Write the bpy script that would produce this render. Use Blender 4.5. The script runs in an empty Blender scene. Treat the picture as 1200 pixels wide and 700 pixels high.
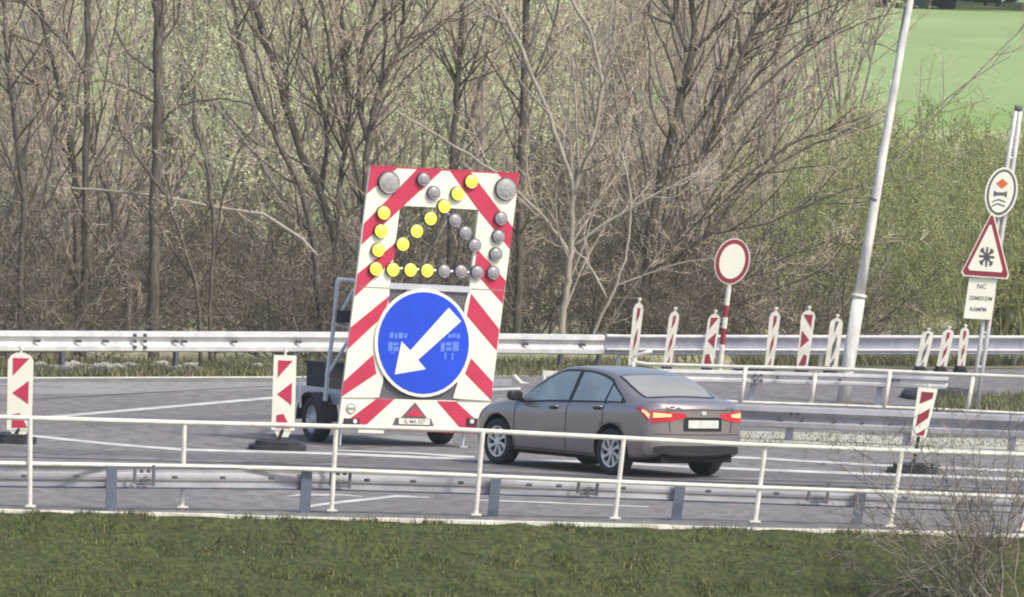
import bpy, math, random
import numpy as np
from mathutils import Vector, Matrix
R_ = math.radians
S = bpy.context.scene
col = S.collection

# ------------------------------------------------------------------ camera
F = 18000.0            # focal length in photo pixels (1200 wide)
H = 9.5                # eye height above the road
PITCH = math.atan((350 + 231) / F)
ROLL = math.atan(0.035)
fw = Vector((0, math.cos(PITCH), -math.sin(PITCH)))
r0 = Vector((1, 0, 0)); u0 = Vector((0, math.sin(PITCH), math.cos(PITCH)))
RT = r0 * math.cos(ROLL) + u0 * math.sin(ROLL)
UP = u0 * math.cos(ROLL) - r0 * math.sin(ROLL)
C0 = Vector((0, 0, H))
cam_d = bpy.data.cameras.new("camera"); cam = bpy.data.objects.new("camera", cam_d); col.objects.link(cam)
cam_d.sensor_width = 36; cam_d.lens = 36 * F / 1200
cam_d.clip_start = 1; cam_d.clip_end = 8000
M = Matrix.Identity(4)
for i in range(3):
    M[i][0] = RT[i]; M[i][1] = UP[i]; M[i][2] = -fw[i]; M[i][3] = C0[i]
cam.matrix_world = M
S.camera = cam

# ------------------------------------------------------------------ light
HAZE = 0.00013
SUN_EL, SUN_AZ = 50, 130      # azimuth from +Y clockwise: from the right, a little behind the viewer
W = bpy.data.worlds.new("World"); S.world = W; W.use_nodes = True
nt = W.node_tree; bg = nt.nodes['Background']
sky = nt.nodes.new('ShaderNodeTexSky'); sky.sky_type = 'NISHITA'; sky.sun_disc = False
sky.sun_elevation = R_(SUN_EL); sky.sun_rotation = R_(SUN_AZ); sky.air_density = 1.0; sky.dust_density = 3.0
sky.ozone_density = 1.0
nt.links.new(sky.outputs[0], bg.inputs[0]); bg.inputs[1].default_value = 0.15
sd = bpy.data.lights.new("sun", 'SUN'); sd.energy = 2.1; sd.angle = R_(6); sd.color = (1, .93, .80)
so = bpy.data.objects.new("sun", sd); col.objects.link(so)
dv = Vector((math.sin(R_(SUN_AZ)) * math.cos(R_(SUN_EL)), math.cos(R_(SUN_AZ)) * math.cos(R_(SUN_EL)), math.sin(R_(SUN_EL))))
so.rotation_euler = dv.to_track_quat('Z', 'Y').to_euler(); so.location = (20, 180, 60)
S.view_settings.view_transform = 'Standard'; S.view_settings.look = 'None'
S.view_settings.gamma = 1; S.view_settings.use_curve_mapping = False
S.view_settings.exposure = 0.52
S.render.engine = 'CYCLES'
S.cycles.max_bounces = 5; S.cycles.diffuse_bounces = 2; S.cycles.glossy_bounces = 3
S.cycles.pixel_filter_type = 'BLACKMAN_HARRIS'; S.cycles.filter_width = 2.0

# ------------------------------------------------------------------ helpers
def P(px, py, d):
    return C0 + fw * d + RT * ((px - 600) / F * d) - UP * ((py - 350) / F * d)
def ray(px, py):
    return fw + RT * ((px - 600) / F) - UP * ((py - 350) / F)
def G(px, py, z=0.0):
    r = ray(px, py); return C0 + r * ((z - H) / r.z)
def dep(v): return (Vector(v) - C0).dot(fw)
def PG(px, py, fx, fy):            # a point seen at (px,py) that stands over the ground point seen at (fx,fy)
    return P(px, py, dep(G(fx, fy)))
def lean(px): return math.atan((px - 20) / 6150)
def upv(px):
    a = lean(px); return (RT * math.sin(a) + UP * math.cos(a)).normalized()
def interp(x, pts):
    if x <= pts[0][0]: a, b = pts[0], pts[1]
    elif x >= pts[-1][0]: a, b = pts[-2], pts[-1]
    else:
        for a, b in zip(pts, pts[1:]):
            if a[0] <= x <= b[0]: break
    t = (x - a[0]) / (b[0] - a[0]); return a[1] + (b[1] - a[1]) * t

def mat(name, c, rough=.6, metal=0.0, c2=None, scale=8.0, spec=.5, bump=0.0, emit=None, detail=6, coat=0, lo=.35, hi=.65, rot=None):
    m = bpy.data.materials.new(name); m.use_nodes = True
    n = m.node_tree.nodes; l = m.node_tree.links; b = n['Principled BSDF']
    b.inputs['Base Color'].default_value = (*c, 1); b.inputs['Roughness'].default_value = rough
    b.inputs['Metallic'].default_value = metal; b.inputs['Specular IOR Level'].default_value = spec
    if coat: b.inputs['Coat Weight'].default_value = coat; b.inputs['Coat Roughness'].default_value = .08
    if emit: b.inputs['Emission Color'].default_value = (*emit[0], 1); b.inputs['Emission Strength'].default_value = emit[1]
    if c2 is None: c2 = tuple(x * .82 for x in c)
    tc = n.new('ShaderNodeTexCoord'); no = n.new('ShaderNodeTexNoise'); no.inputs['Scale'].default_value = scale
    no.inputs['Detail'].default_value = detail; no.inputs['Roughness'].default_value = .65
    mp = n.new('ShaderNodeMapping'); l.new(tc.outputs['Object'], mp.inputs[0]); l.new(mp.outputs[0], no.inputs['Vector'])
    if rot: mp.inputs['Scale'].default_value = rot
    cr = n.new('ShaderNodeValToRGB'); cr.color_ramp.elements[0].position = lo; cr.color_ramp.elements[1].position = hi
    cr.color_ramp.elements[0].color = (*c2, 1); cr.color_ramp.elements[1].color = (*c, 1)
    l.new(no.outputs['Fac'], cr.inputs[0]); l.new(cr.outputs[0], b.inputs['Base Color'])
    if bump:
        bp = n.new('ShaderNodeBump'); bp.inputs['Strength'].default_value = bump; bp.inputs['Distance'].default_value = .02
        l.new(no.outputs['Fac'], bp.inputs['Height']); l.new(bp.outputs[0], b.inputs['Normal'])
    return m

def multi(name, cols, scales, rough=.95, bump=0.0, stretch=None):
    """three colours mixed by two noises; coordinates are world-like object coordinates"""
    m = bpy.data.materials.new(name); m.use_nodes = True
    n = m.node_tree.nodes; l = m.node_tree.links; b = n['Principled BSDF']; b.inputs['Roughness'].default_value = rough
    b.inputs['Specular IOR Level'].default_value = .15
    tc = n.new('ShaderNodeTexCoord'); mp = n.new('ShaderNodeMapping'); l.new(tc.outputs['Object'], mp.inputs[0])
    if stretch: mp.inputs['Scale'].default_value = stretch
    last = None
    prev = cols[0]
    for i, (c, s) in enumerate(zip(cols[1:], scales)):
        no = n.new('ShaderNodeTexNoise'); no.inputs['Scale'].default_value = s; no.inputs['Detail'].default_value = 8
        no.inputs['Roughness'].default_value = .7
        l.new(mp.outputs[0], no.inputs['Vector'])
        cr = n.new('ShaderNodeValToRGB'); cr.color_ramp.elements[0].position = .42; cr.color_ramp.elements[1].position = .60
        l.new(no.outputs['Fac'], cr.inputs[0])
        mx = n.new('ShaderNodeMix'); mx.data_type = 'RGBA'
        l.new(cr.outputs[0], mx.inputs[0])
        if last: l.new(last, mx.inputs[6])
        else: mx.inputs[6].default_value = (*prev, 1)
        mx.inputs[7].default_value = (*c, 1); last = mx.outputs[2]
    l.new(last, b.inputs['Base Color'])
    if bump:
        bp = n.new('ShaderNodeBump'); bp.inputs['Strength'].default_value = bump; bp.inputs['Distance'].default_value = .05
        l.new(no.outputs['Fac'], bp.inputs['Height']); l.new(bp.outputs[0], b.inputs['Normal'])
    return m

class MB:
    def __init__(s): s.v = []; s.f = []; s.m = []
    def add(s, vs, fs, mi=0):
        o = len(s.v); s.v += [tuple(x) for x in vs]; s.f += [tuple(i + o for i in f) for f in fs]; s.m += [mi] * len(fs)
    def tube(s, pts, rad, n=6, mi=0, cap=True):
        pts = [Vector(p) for p in pts]
        if not hasattr(rad, '__len__'): rad = [rad] * len(pts)
        vs = []; N = len(pts)
        t = (pts[1] - pts[0]).normalized()
        a = Vector((0, 0, 1)) if abs(t.z) < .9 else Vector((1, 0, 0))
        x = t.cross(a).normalized()
        for i, p in enumerate(pts):
            if i == 0: t = pts[1] - pts[0]
            elif i == N - 1: t = pts[-1] - pts[-2]
            else: t = pts[i + 1] - pts[i - 1]
            t = t.normalized(); x = (x - t * x.dot(t)); x = x.normalized() if x.length > 1e-6 else t.orthogonal().normalized(); y = t.cross(x)
            for k in range(n):
                an = 2 * math.pi * k / n; vs.append(p + (x * math.cos(an) + y * math.sin(an)) * rad[i])
        fs = [(i * n + k, i * n + (k + 1) % n, (i + 1) * n + (k + 1) % n, (i + 1) * n + k) for i in range(N - 1) for k in range(n)]
        if cap: fs += [tuple(range(n - 1, -1, -1)), tuple((N - 1) * n + k for k in range(n))]
        s.add(vs, fs, mi)
    def prism(s, pts, n, th, mi=0, side=None):
        """polygon pts (front face, towards the viewer) extruded by th along -n"""
        pts = [Vector(p) for p in pts]; k = len(pts)
        nn = Vector((0, 0, 0))
        for i in range(k): nn += (pts[i] - pts[0]).cross(pts[(i + 1) % k] - pts[0])
        if nn.dot(n) < 0: pts = pts[::-1]
        vs = pts + [p - n * th for p in pts]
        s.add(vs, [tuple(range(k))], mi)
        o = len(s.v) - 2 * k
        s.f += [tuple(o + i for i in range(2 * k - 1, k - 1, -1))]; s.m += [mi if side is None else side]
        for i in range(k):
            j = (i + 1) % k; s.f.append((o + i, o + k + i, o + k + j, o + j)); s.m.append(mi if side is None else side)
    def box(s, c, x, y, z, mi=0):
        """centre c and half-axis vectors"""
        c = Vector(c); vs = [c + x * a + y * b + z * d for a in (-1, 1) for b in (-1, 1) for d in (-1, 1)]
        s.add(vs, [(0, 1, 3, 2), (4, 6, 7, 5), (0, 4, 5, 1), (2, 3, 7, 6), (0, 2, 6, 4), (1, 5, 7, 3)], mi)
    def build(s, name, mats, parent=None, org=None, smooth=False):
        me = bpy.data.meshes.new(name)
        o = Vector(org) if org is not None else (parent['_org'] if parent is not None and '_org' in parent else Vector((0, 0, 0)))
        o = Vector(o)
        if parent is not None: o = ORG[parent.name]
        me.from_pydata([(x[0] - o.x, x[1] - o.y, x[2] - o.z) for x in s.v], [], s.f)
        if not isinstance(mats, (list, tuple)): mats = [mats]
        for m in mats: me.materials.append(m)
        me.polygons.foreach_set('material_index', s.m)
        if smooth: me.polygons.foreach_set('use_smooth', [True] * len(s.f))
        me.update()
        ob = bpy.data.objects.new(name, me); col.objects.link(ob)
        if parent is not None: ob.parent = parent; ORG[ob.name] = o
        else: ob.location = o; ORG[ob.name] = o
        return ob
ORG = {}
def thing(name, loc, label, cat, group=None):
    o = bpy.data.objects.new(name, None); col.objects.link(o); o.location = loc; o.empty_display_size = .3
    ORG[o.name] = Vector(loc); tag(o, label, cat, group); return o
def tag(o, label=None, cat=None, group=None, kind=None):
    if label: o['label'] = label
    if cat: o['category'] = cat
    if group: o['group'] = group
    if kind: o['kind'] = kind
    return o
def oval(cx, cy, rx, ry, rot=0, n=40):
    out = []
    for i in range(n):
        a = 2 * math.pi * i / n; x = rx * math.cos(a); y = ry * math.sin(a)
        out.append((cx + x * math.cos(rot) - y * math.sin(rot), cy + x * math.sin(rot) + y * math.cos(rot)))
    return out

# ------------------------------------------------------------------ materials
m_asph = multi('asphalt', [(.20, .19, .188), (.245, .235, .232), (.155, .147, .148)], [.35, 4.0], rough=.9, bump=.15, stretch=(1, .25, 1))
m_line = mat('road_paint', (.72, .71, .65), .7, c2=(.36, .35, .34), scale=2.2)
m_kerb = mat('kerb_concrete', (.86, .83, .70), .9, c2=(.50, .48, .38), scale=3, bump=.3)
m_white = mat('white_paint', (.80, .78, .68), .5, c2=(.60, .58, .50), scale=4)
m_galv = mat('galvanised_steel', (.66, .65, .63), .62, metal=.1, c2=(.50, .49, .51), scale=3)
m_galvd = mat('galvanised_dull', (.46, .45, .475), .7, metal=.1, c2=(.30, .295, .32), scale=1.2)
m_galvb = mat('galvanised_steel_shade_tone', (.42, .43, .50), .5, metal=.4, c2=(.30, .31, .38), scale=3)  # darker copy of the steel; on the right far beam it carries painted shade
m_post = mat('steel_post', (.13, .155, .20), .6, metal=.3, scale=6)
m_bolt = mat('dark_bolt', (.08, .08, .09), .6)
m_cream = mat('cream_retroreflective', (.86, .84, .70), .5, c2=(.79, .77, .64), scale=2.5)
m_red = mat('red_retroreflective', (.56, .032, .085), .5, c2=(.47, .025, .07), scale=3)
m_redk = mat('dark_red_film', (.32, .03, .05), .5, c2=(.22, .025, .04), scale=4)
m_black = mat('black_rubber', (.022, .022, .028), .8, c2=(.04, .04, .045), scale=7)
m_dgrey = mat('dark_grey_plate', (.12, .12, .14), .6)
m_blue = mat('blue_film', (.004, .065, .66), .45, c2=(.004, .055, .56), scale=2)
m_lblue = mat('faded_sticker', (.12, .25, .74), .5)
m_yel = mat('lit_amber_lens', (.80, .74, .10), .3, c2=(.74, .62, .05), scale=14, emit=((1, .90, .12), .30))
m_lens = mat('unlit_lens', (.36, .34, .36), .35, c2=(.25, .24, .26), scale=25)
m_lens2 = mat('large_unlit_lens', (.42, .41, .40), .35, c2=(.28, .27, .27), scale=20)
m_steel = mat('trailer_steel', (.62, .63, .68), .4, metal=.4, scale=5)
m_conc = mat('lamp_post_concrete', (.88, .86, .78), .8, c2=(.44, .43, .42), scale=2.2, bump=.3, rot=(3, 3, .6))
m_orange = mat('orange_film', (.72, .16, .04), .5)
m_rock = mat('pale_stone', (.5, .48, .42), .9, c2=(.3, .29, .26), scale=3)

# ------------------------------------------------------------------ ground
kA, kB = G(0, 600.5), G(1200, 629.5)
ax = (kB - kA); ax.z = 0; ax.normalize()             # along the near kerb
tn = Vector((ax.y, -ax.x, 0))                        # towards the viewer
def K(u, t, z=0): return kA + ax * u + tn * t + Vector((0, 0, z))
rng = random.Random(4)
m_ground = multi('meadow_ground', [(.28, .30, .165), (.37, .345, .22), (.25, .31, .14), (.40, .36, .24)], [.05, .25, .6], bump=.2)
m_turf = multi('turf', [(.065, .085, .03), (.11, .13, .04), (.10, .09, .04), (.035, .048, .02)], [2.2, 6.0, 12.0], bump=.6)
def slope_z(t):
    if t < .35: return 0.0
    if t < 10: return -(t - .35) * .36
    return -3.474
ts = [-1150, -600, -300, -150, -60, -20, -.05, .35, 1, 2, 4, 7, 10, 40, 100, 200, 260]
us = [-700, -200, -60, -20, 0, 5, 10, 15, 25, 60, 200, 900]
g = MB(); vs = [K(u, t, slope_z(t) - .03) for t in ts for u in us]; nu = len(us)
g.add(vs, [(i * nu + j, i * nu + j + 1, (i + 1) * nu + j + 1, (i + 1) * nu + j) for i in range(len(ts) - 1) for j in range(nu - 1)])
tag(g.build('ground', m_ground), kind='structure')

def sheet(name, pts, z, m, kind='structure'):
    b = MB(); b.add([Vector((p.x, p.y, z)) for p in pts], [tuple(range(len(pts)))]); o = b.build(name, m)
    if o.data.polygons[0].normal.z < 0: o.data.flip_normals()
    return tag(o, kind=kind)
# turf on the embankment
b = MB(); NU, NT = 120, 60
for j in range(NT + 1):
    t = .25 + (12 - .25) * (j / NT) ** 1.3
    for i in range(NU + 1):
        u = -12 + 42 * i / NU
        b.v.append(tuple(K(u, t, slope_z(t) + (0 if t < .3 else rng.uniform(-.025, .045)))))
b.f = [(j * (NU + 1) + i, j * (NU + 1) + i + 1, (j + 1) * (NU + 1) + i + 1, (j + 1) * (NU + 1) + i) for j in range(NT) for i in range(NU)]
b.m = [0] * len(b.f)
tag(b.build('embankment', m_turf, smooth=True), kind='structure')
# asphalt
farl = [(-900, 447), (0, 443.5), (320, 442.5), (640, 440), (900, 434), (1200, 431), (1900, 428)]
road = [G(-900, 575), G(0, 600.0), G(1200, 629.0), G(1900, 645)] + [G(*p) for p in farl[::-1]]
sheet('road', road, 0.0, m_asph)
# field beyond the trees and its strips
m_field = multi('spring_field', [(.27, .38, .15), (.305, .41, .175), (.25, .35, .14)], [.02, .15], stretch=(1, .2, 1))
m_field2 = multi('dark_field_edge', [(.22, .33, .10), (.26, .36, .13)], [.1, .6])
def row(d0, d1, name, m, z, x0=-400, x1=500):
    return sheet(name, [Vector((x0, d0, 0)), Vector((x1, d0 , 0)), Vector((x1, d1, 0)), Vector((x0, d1, 0))], z, m)
row(497, 1150, 'field', m_field, -.016)
row(470, 515, 'field_margin', m_field2, -0.012)
m_straw = multi('straw_strip', [(.33, .37, .17), (.38, .38, .20)], [.2, .8], stretch=(1, .3, 1))
row(440, 472, 'stubble_strip', m_straw, -.016)
row(330, 372, 'meadow', multi('bright_meadow', [(.29, .37, .18), (.34, .40, .21), (.24, .31, .16)], [.1, .6], stretch=(1, .3, 1)), -.02, -200, 300)

# thin spring haze in the air
hz = MB(); hz.box(Vector((0, 520, 60)), Vector((1300, 0, 0)), Vector((0, 1050, 0)), Vector((0, 0, 66))); hzo = hz.build('haze', [])
mh = bpy.data.materials.new('haze_air'); mh.use_nodes = True; hn = mh.node_tree; hn.nodes.remove(hn.nodes['Principled BSDF'])
pv = hn.nodes.new('ShaderNodeVolumePrincipled'); pv.inputs['Color'].default_value = (.93, .95, .97, 1); pv.inputs['Density'].default_value = HAZE; pv.inputs['Anisotropy'].default_value = 0.2
hn.links.new(pv.outputs[0], hn.nodes['Material Output'].inputs['Volume']); hzo.data.materials.append(mh); tag(hzo, kind='stuff')
# kerb along the near edge
b = MB(); zc = .045
n = 60
for i in range(n):
    u = -14 + i * 1.0
    c = K(u + .5, .10, zc / 2 - .03 + rng.uniform(-.006, .006)); b.box(c, ax * .49, tn * .13, Vector((0, 0, zc / 2 + .03)))
tag(b.build('kerb', m_kerb), kind='structure')
# far road edge strip
def strip(name, pix, w, z, m, kind='structure'):
    """line on the ground through photo points, w = half height in photo pixels"""
    b = MB(); vs = []
    for (x, y, *ww) in pix:
        h = ww[0] if ww else w
        for q in (y - h, y + h):
            p = G(x, q, z); vs.append(p)
    b.add(vs, [(2 * i, 2 * i + 1, 2 * i + 3, 2 * i + 2) for i in range(len(pix) - 1)])
    o = b.build(name, m)
    if o.data.polygons[0].normal.z < 0: o.data.flip_normals()
    return tag(o, kind=kind)
strip('road_edge', [(-300, 445), (0, 443), (320, 442), (640, 440)], .8, .006, m_kerb)
strip('road_marking', [(38, 490.5), (120, 483.5), (319, 466.5), (480, 459.5), (610, 455.5)], 1.4, .006, m_line)
strip('road_marking', [(-60, 503), (48, 512), (130, 520.5), (213, 527), (385, 531.5), (556, 538.5), (700, 541.5), (836, 548.5), (1020, 555.5), (1200, 562)], 1.4, .006, m_line)
strip('road_marking', [(396, 528, .5), (480, 531, 1), (556, 536, 1.5)], 1.0, .010, m_line)
strip('road_marking', [(720, 535), (847, 535.5), (889, 537), (1020, 545), (1200, 552)], 1.3, .006, m_line)
strip('road_marking', [(336, 581.5, .4), (352, 580, 1), (400, 580, .8), (425, 582, .3)], 1.0, .006, m_line)
strip('road_marking', [(352, 594.5), (400, 588.5), (465, 581.5), (503, 583, .5)], 1.4, .006, m_line)
strip('road_marking', [(555, 586, .6), (640, 589, .8), (760, 594, .5)], 1, .006, m_line)
m_worn = multi('worn_asphalt', [(.15, .145, .15), (.18, .17, .175), (.13, .125, .13)], [.5, 5], rough=.8, stretch=(1, .2, 1))
m_pale = multi('pale_asphalt', [(.27, .26, .26), (.23, .22, .225), (.30, .29, .285)], [.4, 5], rough=.9, stretch=(1, .2, 1))
strip('worn_lane', [(-60, 523, 2.5), (213, 534, 3), (385, 539, 3), (700, 550, 3), (1000, 560, 3), (1250, 570, 3)], 2, .002, m_worn)
strip('worn_lane', [(-60, 543, 2), (213, 551, 2.4), (385, 555, 2.4), (700, 567, 2.4), (1000, 576, 2.4), (1250, 585, 2.4)], 2, .002, m_worn)
strip('asphalt_patch', [(-60, 455, 6), (120, 455, 7), (330, 452, 4), (600, 448, 4)], 2, .002, m_pale)
strip('asphalt_patch', [(410, 515, 3), (470, 515, 5), (530, 517, 3)], 2, .002, m_pale)
strip('worn_lane', [(100, 497, 3), (300, 489, 3), (600, 477, 3), (760, 470, 3)], 2, .002, m_worn)
m_stain = mat('asphalt_crack', (.09, .085, .09), .8)
rc = random.Random(31); b = MB()
for i in range(26):
    x = rc.uniform(-20, 1200); y = rc.choice([rc.uniform(447, 500), rc.uniform(500, 590)]); pts = [(x, y)]
    for k in range(7): pts.append((pts[-1][0] + rc.uniform(6, 22), pts[-1][1] + rc.uniform(-1.6, 1.8)))
    if min(p[1] for p in pts) < 446 or (pts[-1][0] > 850 and y < 480): continue
    vs = []
    for p in pts: vs += [G(p[0], p[1] - .22, .0045), G(p[0], p[1] + .22, .0045)]
    b.add(vs, [(2 * j, 2 * j + 1, 2 * j + 3, 2 * j + 2) for j in range(7)])
tag(b.build('asphalt_cracks', m_stain), kind='structure')
m_seam = mat('asphalt_seam', (.07, .07, .08), .8)
strip('asphalt_seam', [(-60, 533), (213, 541), (385, 546), (700, 558), (1000, 566), (1200, 574)], .55, .004, m_seam)
strip('asphalt_seam', [(0, 470, .3), (160, 461, .4), (330, 452, .3)], .4, .004, m_seam)
m_verge = multi('gravel_verge', [(.44, .43, .37), (.34, .33, .28), (.5, .48, .43)], [.8, 4], bump=.3)
strip('verge', [(858, 511, 6), (960, 514, 7), (1060, 520, 8), (1200, 524, 9), (1500, 530, 9)], 5, .008, m_verge)
m_vgrass = multi('verge_grass', [(.10, .11, .055), (.15, .15, .08), (.27, .25, .19)], [1.2, 4], bump=.4)
strip('verge', [(-300, 432, 8.5), (0, 432, 8), (320, 431.5, 8), (560, 431, 8), (700, 430, 8)], 5, .002, m_vgrass)
strip('verge', [(860, 428, 4), (1040, 428, 4), (1200, 428, 4)], 5, .012, m_vgrass)
strip('verge', [(1105, 475, 3), (1200, 474, 9), (1500, 472, 9)], 5, .006, m_vgrass)

# ------------------------------------------------------------------ grass tufts
def blades(name, n, pos, h, w, mats, seed, kind='stuff'):
    rs = np.random.RandomState(seed)
    V = np.zeros((n * 3, 3)); mi = []
    for i in range(n):
        p, s = pos(rs); a = rs.rand() * 6.283; hh = h * s * (0.5 + rs.rand()); l = rs.randn(2) * .5 * hh
        ww = w * (.6 + .8 * rs.rand()); dx, dy = math.cos(a) * ww, math.sin(a) * ww
        V[3 * i] = (p[0] - dx, p[1] - dy, p[2] - .01); V[3 * i + 1] = (p[0] + dx, p[1] + dy, p[2] - .01)
        V[3 * i + 2] = (p[0] + l[0], p[1] + l[1], p[2] + hh)
        mi.append(rs.choice(len(mats), p=[.5, .32, .18][:len(mats)] if len(mats) == 3 else None))
    me = bpy.data.meshes.new(name); me.from_pydata(V.tolist(), [], [(3 * i, 3 * i + 1, 3 * i + 2) for i in range(n)])
    for m in mats: me.materials.append(m)
    me.polygons.foreach_set('material_index', mi)
    o = bpy.data.objects.new(name, me); col.objects.link(o); tag(o, kind=kind); return o
gm = [mat('grass_dark', (.085, .115, .036), .8, scale=.8, c2=(.04, .056, .02), spec=.2), mat('grass_mid', (.18, .195, .055), .8, scale=.7, c2=(.09, .105, .034), spec=.2),
      mat('grass_dry', (.34, .31, .15), .8, scale=1.5, c2=(.15, .14, .06), spec=.2)]
cl = [(rng.uniform(-9, 27), rng.uniform(.1, 6.5)) for _ in range(900)]
def pos_grass(rs):
    if rs.rand() < .5:
        c = cl[rs.randint(len(cl))]; u = c[0] + rs.randn() * .10; t = max(.26, c[1] + rs.randn() * .12); s = 1.25
    else: u = rs.uniform(-9, 27); t = .26 + 6.2 * rs.rand(); s = .8
    if t < .5: s *= rs.choice([.7, 1.1, 1.5])
    return K(u, t, slope_z(t)), s
tag(blades('grass', 150000, pos_grass,   .05, .008, gm, 3), 'short green grass with yellow tips on the embankment below the railing', 'grass')
vg = [mat('verge_blade', (.12, .13, .065), .8, spec=.2), mat('verge_straw', (.30, .27, .19), .8, spec=.2), gm[1]]
def pos_v(rs):
    x = rs.uniform(-20, 760); y = rs.uniform(424, 441) if rs.rand() < .7 else rs.uniform(436, 441.5); return G(x, y), 1
tag(blades('verge_grass', 26000, pos_v, .11, .012, vg, 5), 'ragged grass on the far verge under the guardrail', 'grass')
def pos_v2(rs):
    if rs.rand() < .45: return G(rs.uniform(860, 1200), rs.uniform(425, 430)), 1.2
    if rs.rand() < .5: return G(rs.uniform(1090, 1220), rs.uniform(466, 484)), .8
    return G(rs.uniform(865, 1220), rs.uniform(508, 525)), .22
tag(blades('weeds', 8000, pos_v2, .17, .012, vg, 6), 'low weeds between the guardrails on the right', 'weeds')

# stones on the far verge
b = MB()
for i in range(130):
    x = rng.choice([rng.gauss(80, 18), rng.gauss(125, 12), rng.gauss(150, 60), rng.uniform(0, 700)]); c = G(x, rng.uniform(431, 438)); r = rng.uniform(.03, .11)
    vs = []
    for k in range(5):
        for q in range(6):
            a = q * 1.047; e = -1.3 + k * .65; rr = r * rng.uniform(.8, 1.2)
            vs.append(c + Vector((math.cos(a) * math.cos(e) * rr * 1.5, math.sin(a) * math.cos(e) * rr, r * .4 + math.sin(e) * rr * .7)))
    b.add(vs, [(k * 6 + q, k * 6 + (q + 1) % 6, k * 6 + 6 + (q + 1) % 6, k * 6 + 6 + q) for k in range(4) for q in range(6)] + [tuple(24 + q for q in range(6))])
tag(b.build('rubble', m_rock), 'pale stones scattered in the verge under the far guardrail', 'stones', kind='stuff')

# ------------------------------------------------------------------ near railing
foot = [(35, 597), (213, 598), (388, 602), (557, 607), (720, 611), (884, 615), (1042, 620), (1196, 625)]
fpts = [(-340, 590), (-150, 593)] + foot + [(1345, 629), (1490, 633)]
railt = [(-340, 483), (0, 489), (213, 495.5), (360, 499), (540, 504), (700, 512), (860, 520.5), (1069, 529), (1200, 533), (1490, 541)]
raill = [(-340, 537), (0, 543), (213, 546.5), (360, 550), (540, 557), (700, 564), (860, 570.5), (1069, 578), (1200, 583), (1490, 592)]
def fy(x): return interp(x, fpts)
t = thing('railing', G(35, 597), 'long white two-rail metal railing along the kerb above the grass', 'railing')
xs = [-340, -150] + [p[0] for p in foot] + [1345, 1490]
def on(x, y, fpt, shift=0):
    fx = x - math.tan(lean(x)) * (interp(x, fpt) - y); return P(x, y, dep(G(fx, interp(fx, fpt))) + shift)
for nm, rl, rad in (('top_rail', railt, .033), ('lower_rail', raill, .03)):
    b = MB(); px = sorted(set([p[0] for p in rl] + list(range(-300, 1480, 90))))
    b.tube([on(x, interp(x, rl), fpts) for x in px], rad, 8); b.build(nm, m_white, t, smooth=True)
for x in xs:
    y = fy(x); a = math.tan(lean(x)); yt = interp(x, railt)
    b = MB(); p0 = G(x, y); p1 = P(x + a * (y - yt), yt, dep(p0)); b.tube([p0 - Vector((0, 0, .05)), p1], .032, 8)
    b.box(p0 + Vector((0, 0, .045)), ax * .07, tn * .07, Vector((0, 0, .012))); b.build('post', m_white, t, smooth=False)

# ------------------------------------------------------------------ guardrails
def wbeam(b, path, up, toward, h=.31, d=.075, mi=0, m2=None):
    prof = [(0, .0), (.06, .9), (.26, 1), (.36, .25), (.5, 0), (.64, .25), (.74, 1), (.94, .9), (1, 0)]
    n = len(prof); vs = []
    for p in path:
        for q, e in prof: vs.append(p - up * (h * q) + toward * (d * e))
        for q, e in prof[::-1]: vs.append(p - up * (h * q) + toward * (d * e - .012))
    m = 2 * n
    fs = [(i * m + k, i * m + (k + 1) % m, (i + 1) * m + (k + 1) % m, (i + 1) * m + k) for i in range(len(path) - 1) for k in range(m)]
    b.add(vs, fs, mi)
# near guardrail seen from behind
nf = [(-400, 582), (-90, 591), (130, 598.5), (357, 601), (577, 606), (792, 610), (1003, 615.5), (1210, 622), (1420, 628)]
nt_ = [(-400, 534), (0, 546), (360, 549), (577, 555), (792, 562.5), (1003, 570), (1200, 577), (1420, 584)]
t = thing('guardrail', G(130, 598), 'galvanised guardrail close behind the white railing, dark posts towards the grass', 'guardrail')
px = list(range(-390, 1420, 60))
b = MB(); path = [on(x, interp(x, nt_), nf, .12) for x in px]
tow = (-tn).normalized()
wbeam(b, path, upv(600), tow, h=.27, d=.03)
for k_ in range(len(path) - 1): b.tube([path[k_] - upv(600) * .272, path[k_ + 1] - upv(600) * .272], .016, 5, 1)
b.build('beam', [m_galvd, m_post], t, smooth=False)
for x in [-310, -90, 130, 357, 577, 792, 1003, 1210]:
    y = interp(x, nf); p0 = G(x, y); a = math.tan(lean(x)); yt = interp(x, nt_)
    p1 = P(x + a * (y - yt), yt + 2, dep(p0)); u = (p1 - p0); b = MB()
    mid = (p0 + p1) / 2
    b.box(mid, ax * .07, u / 2 + Vector((0, 0, .03)), tn * .012); b.box(mid + ax * .065 - tn * .04, ax * .008, u / 2, tn * .04)
    b.build('post', m_post, t)
for x in [170, 400, 690, 960, 1130]:      # splice brackets and bolts
    b = MB()
    for dx, dy, w_, h_ in ((-12, 2, 1.5, 9), (10, 2, 1.5, 12), (0, 12, 10, 1.2)):
        c = on(x + dx, interp(x, nt_) + dy + 8, nf, -.04); b.box(c, ax * w_ / 85, upv(x) * h_ / 85, tn * .02, 1)
    for dx in (-4, 4):
        for dy in (5, 16):
            c = on(x + dx, interp(x, nt_) + dy, nf, -.05); b.box(c, ax * .02, upv(x) * .022, tn * .02, 0)
    b.build('splice', [m_bolt, m_dgrey], t)
b = MB()
for x in [28, 90, 205, 261, 318, 430, 484, 540, 620, 655, 730, 830, 910, 1060]:
    c = on(x, interp(x, nt_) + 12, nf, -.05); b.box(c, ax * .035, upv(x) * .02, tn * .02)
b.build('bolts', m_bolt, t)

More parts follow.
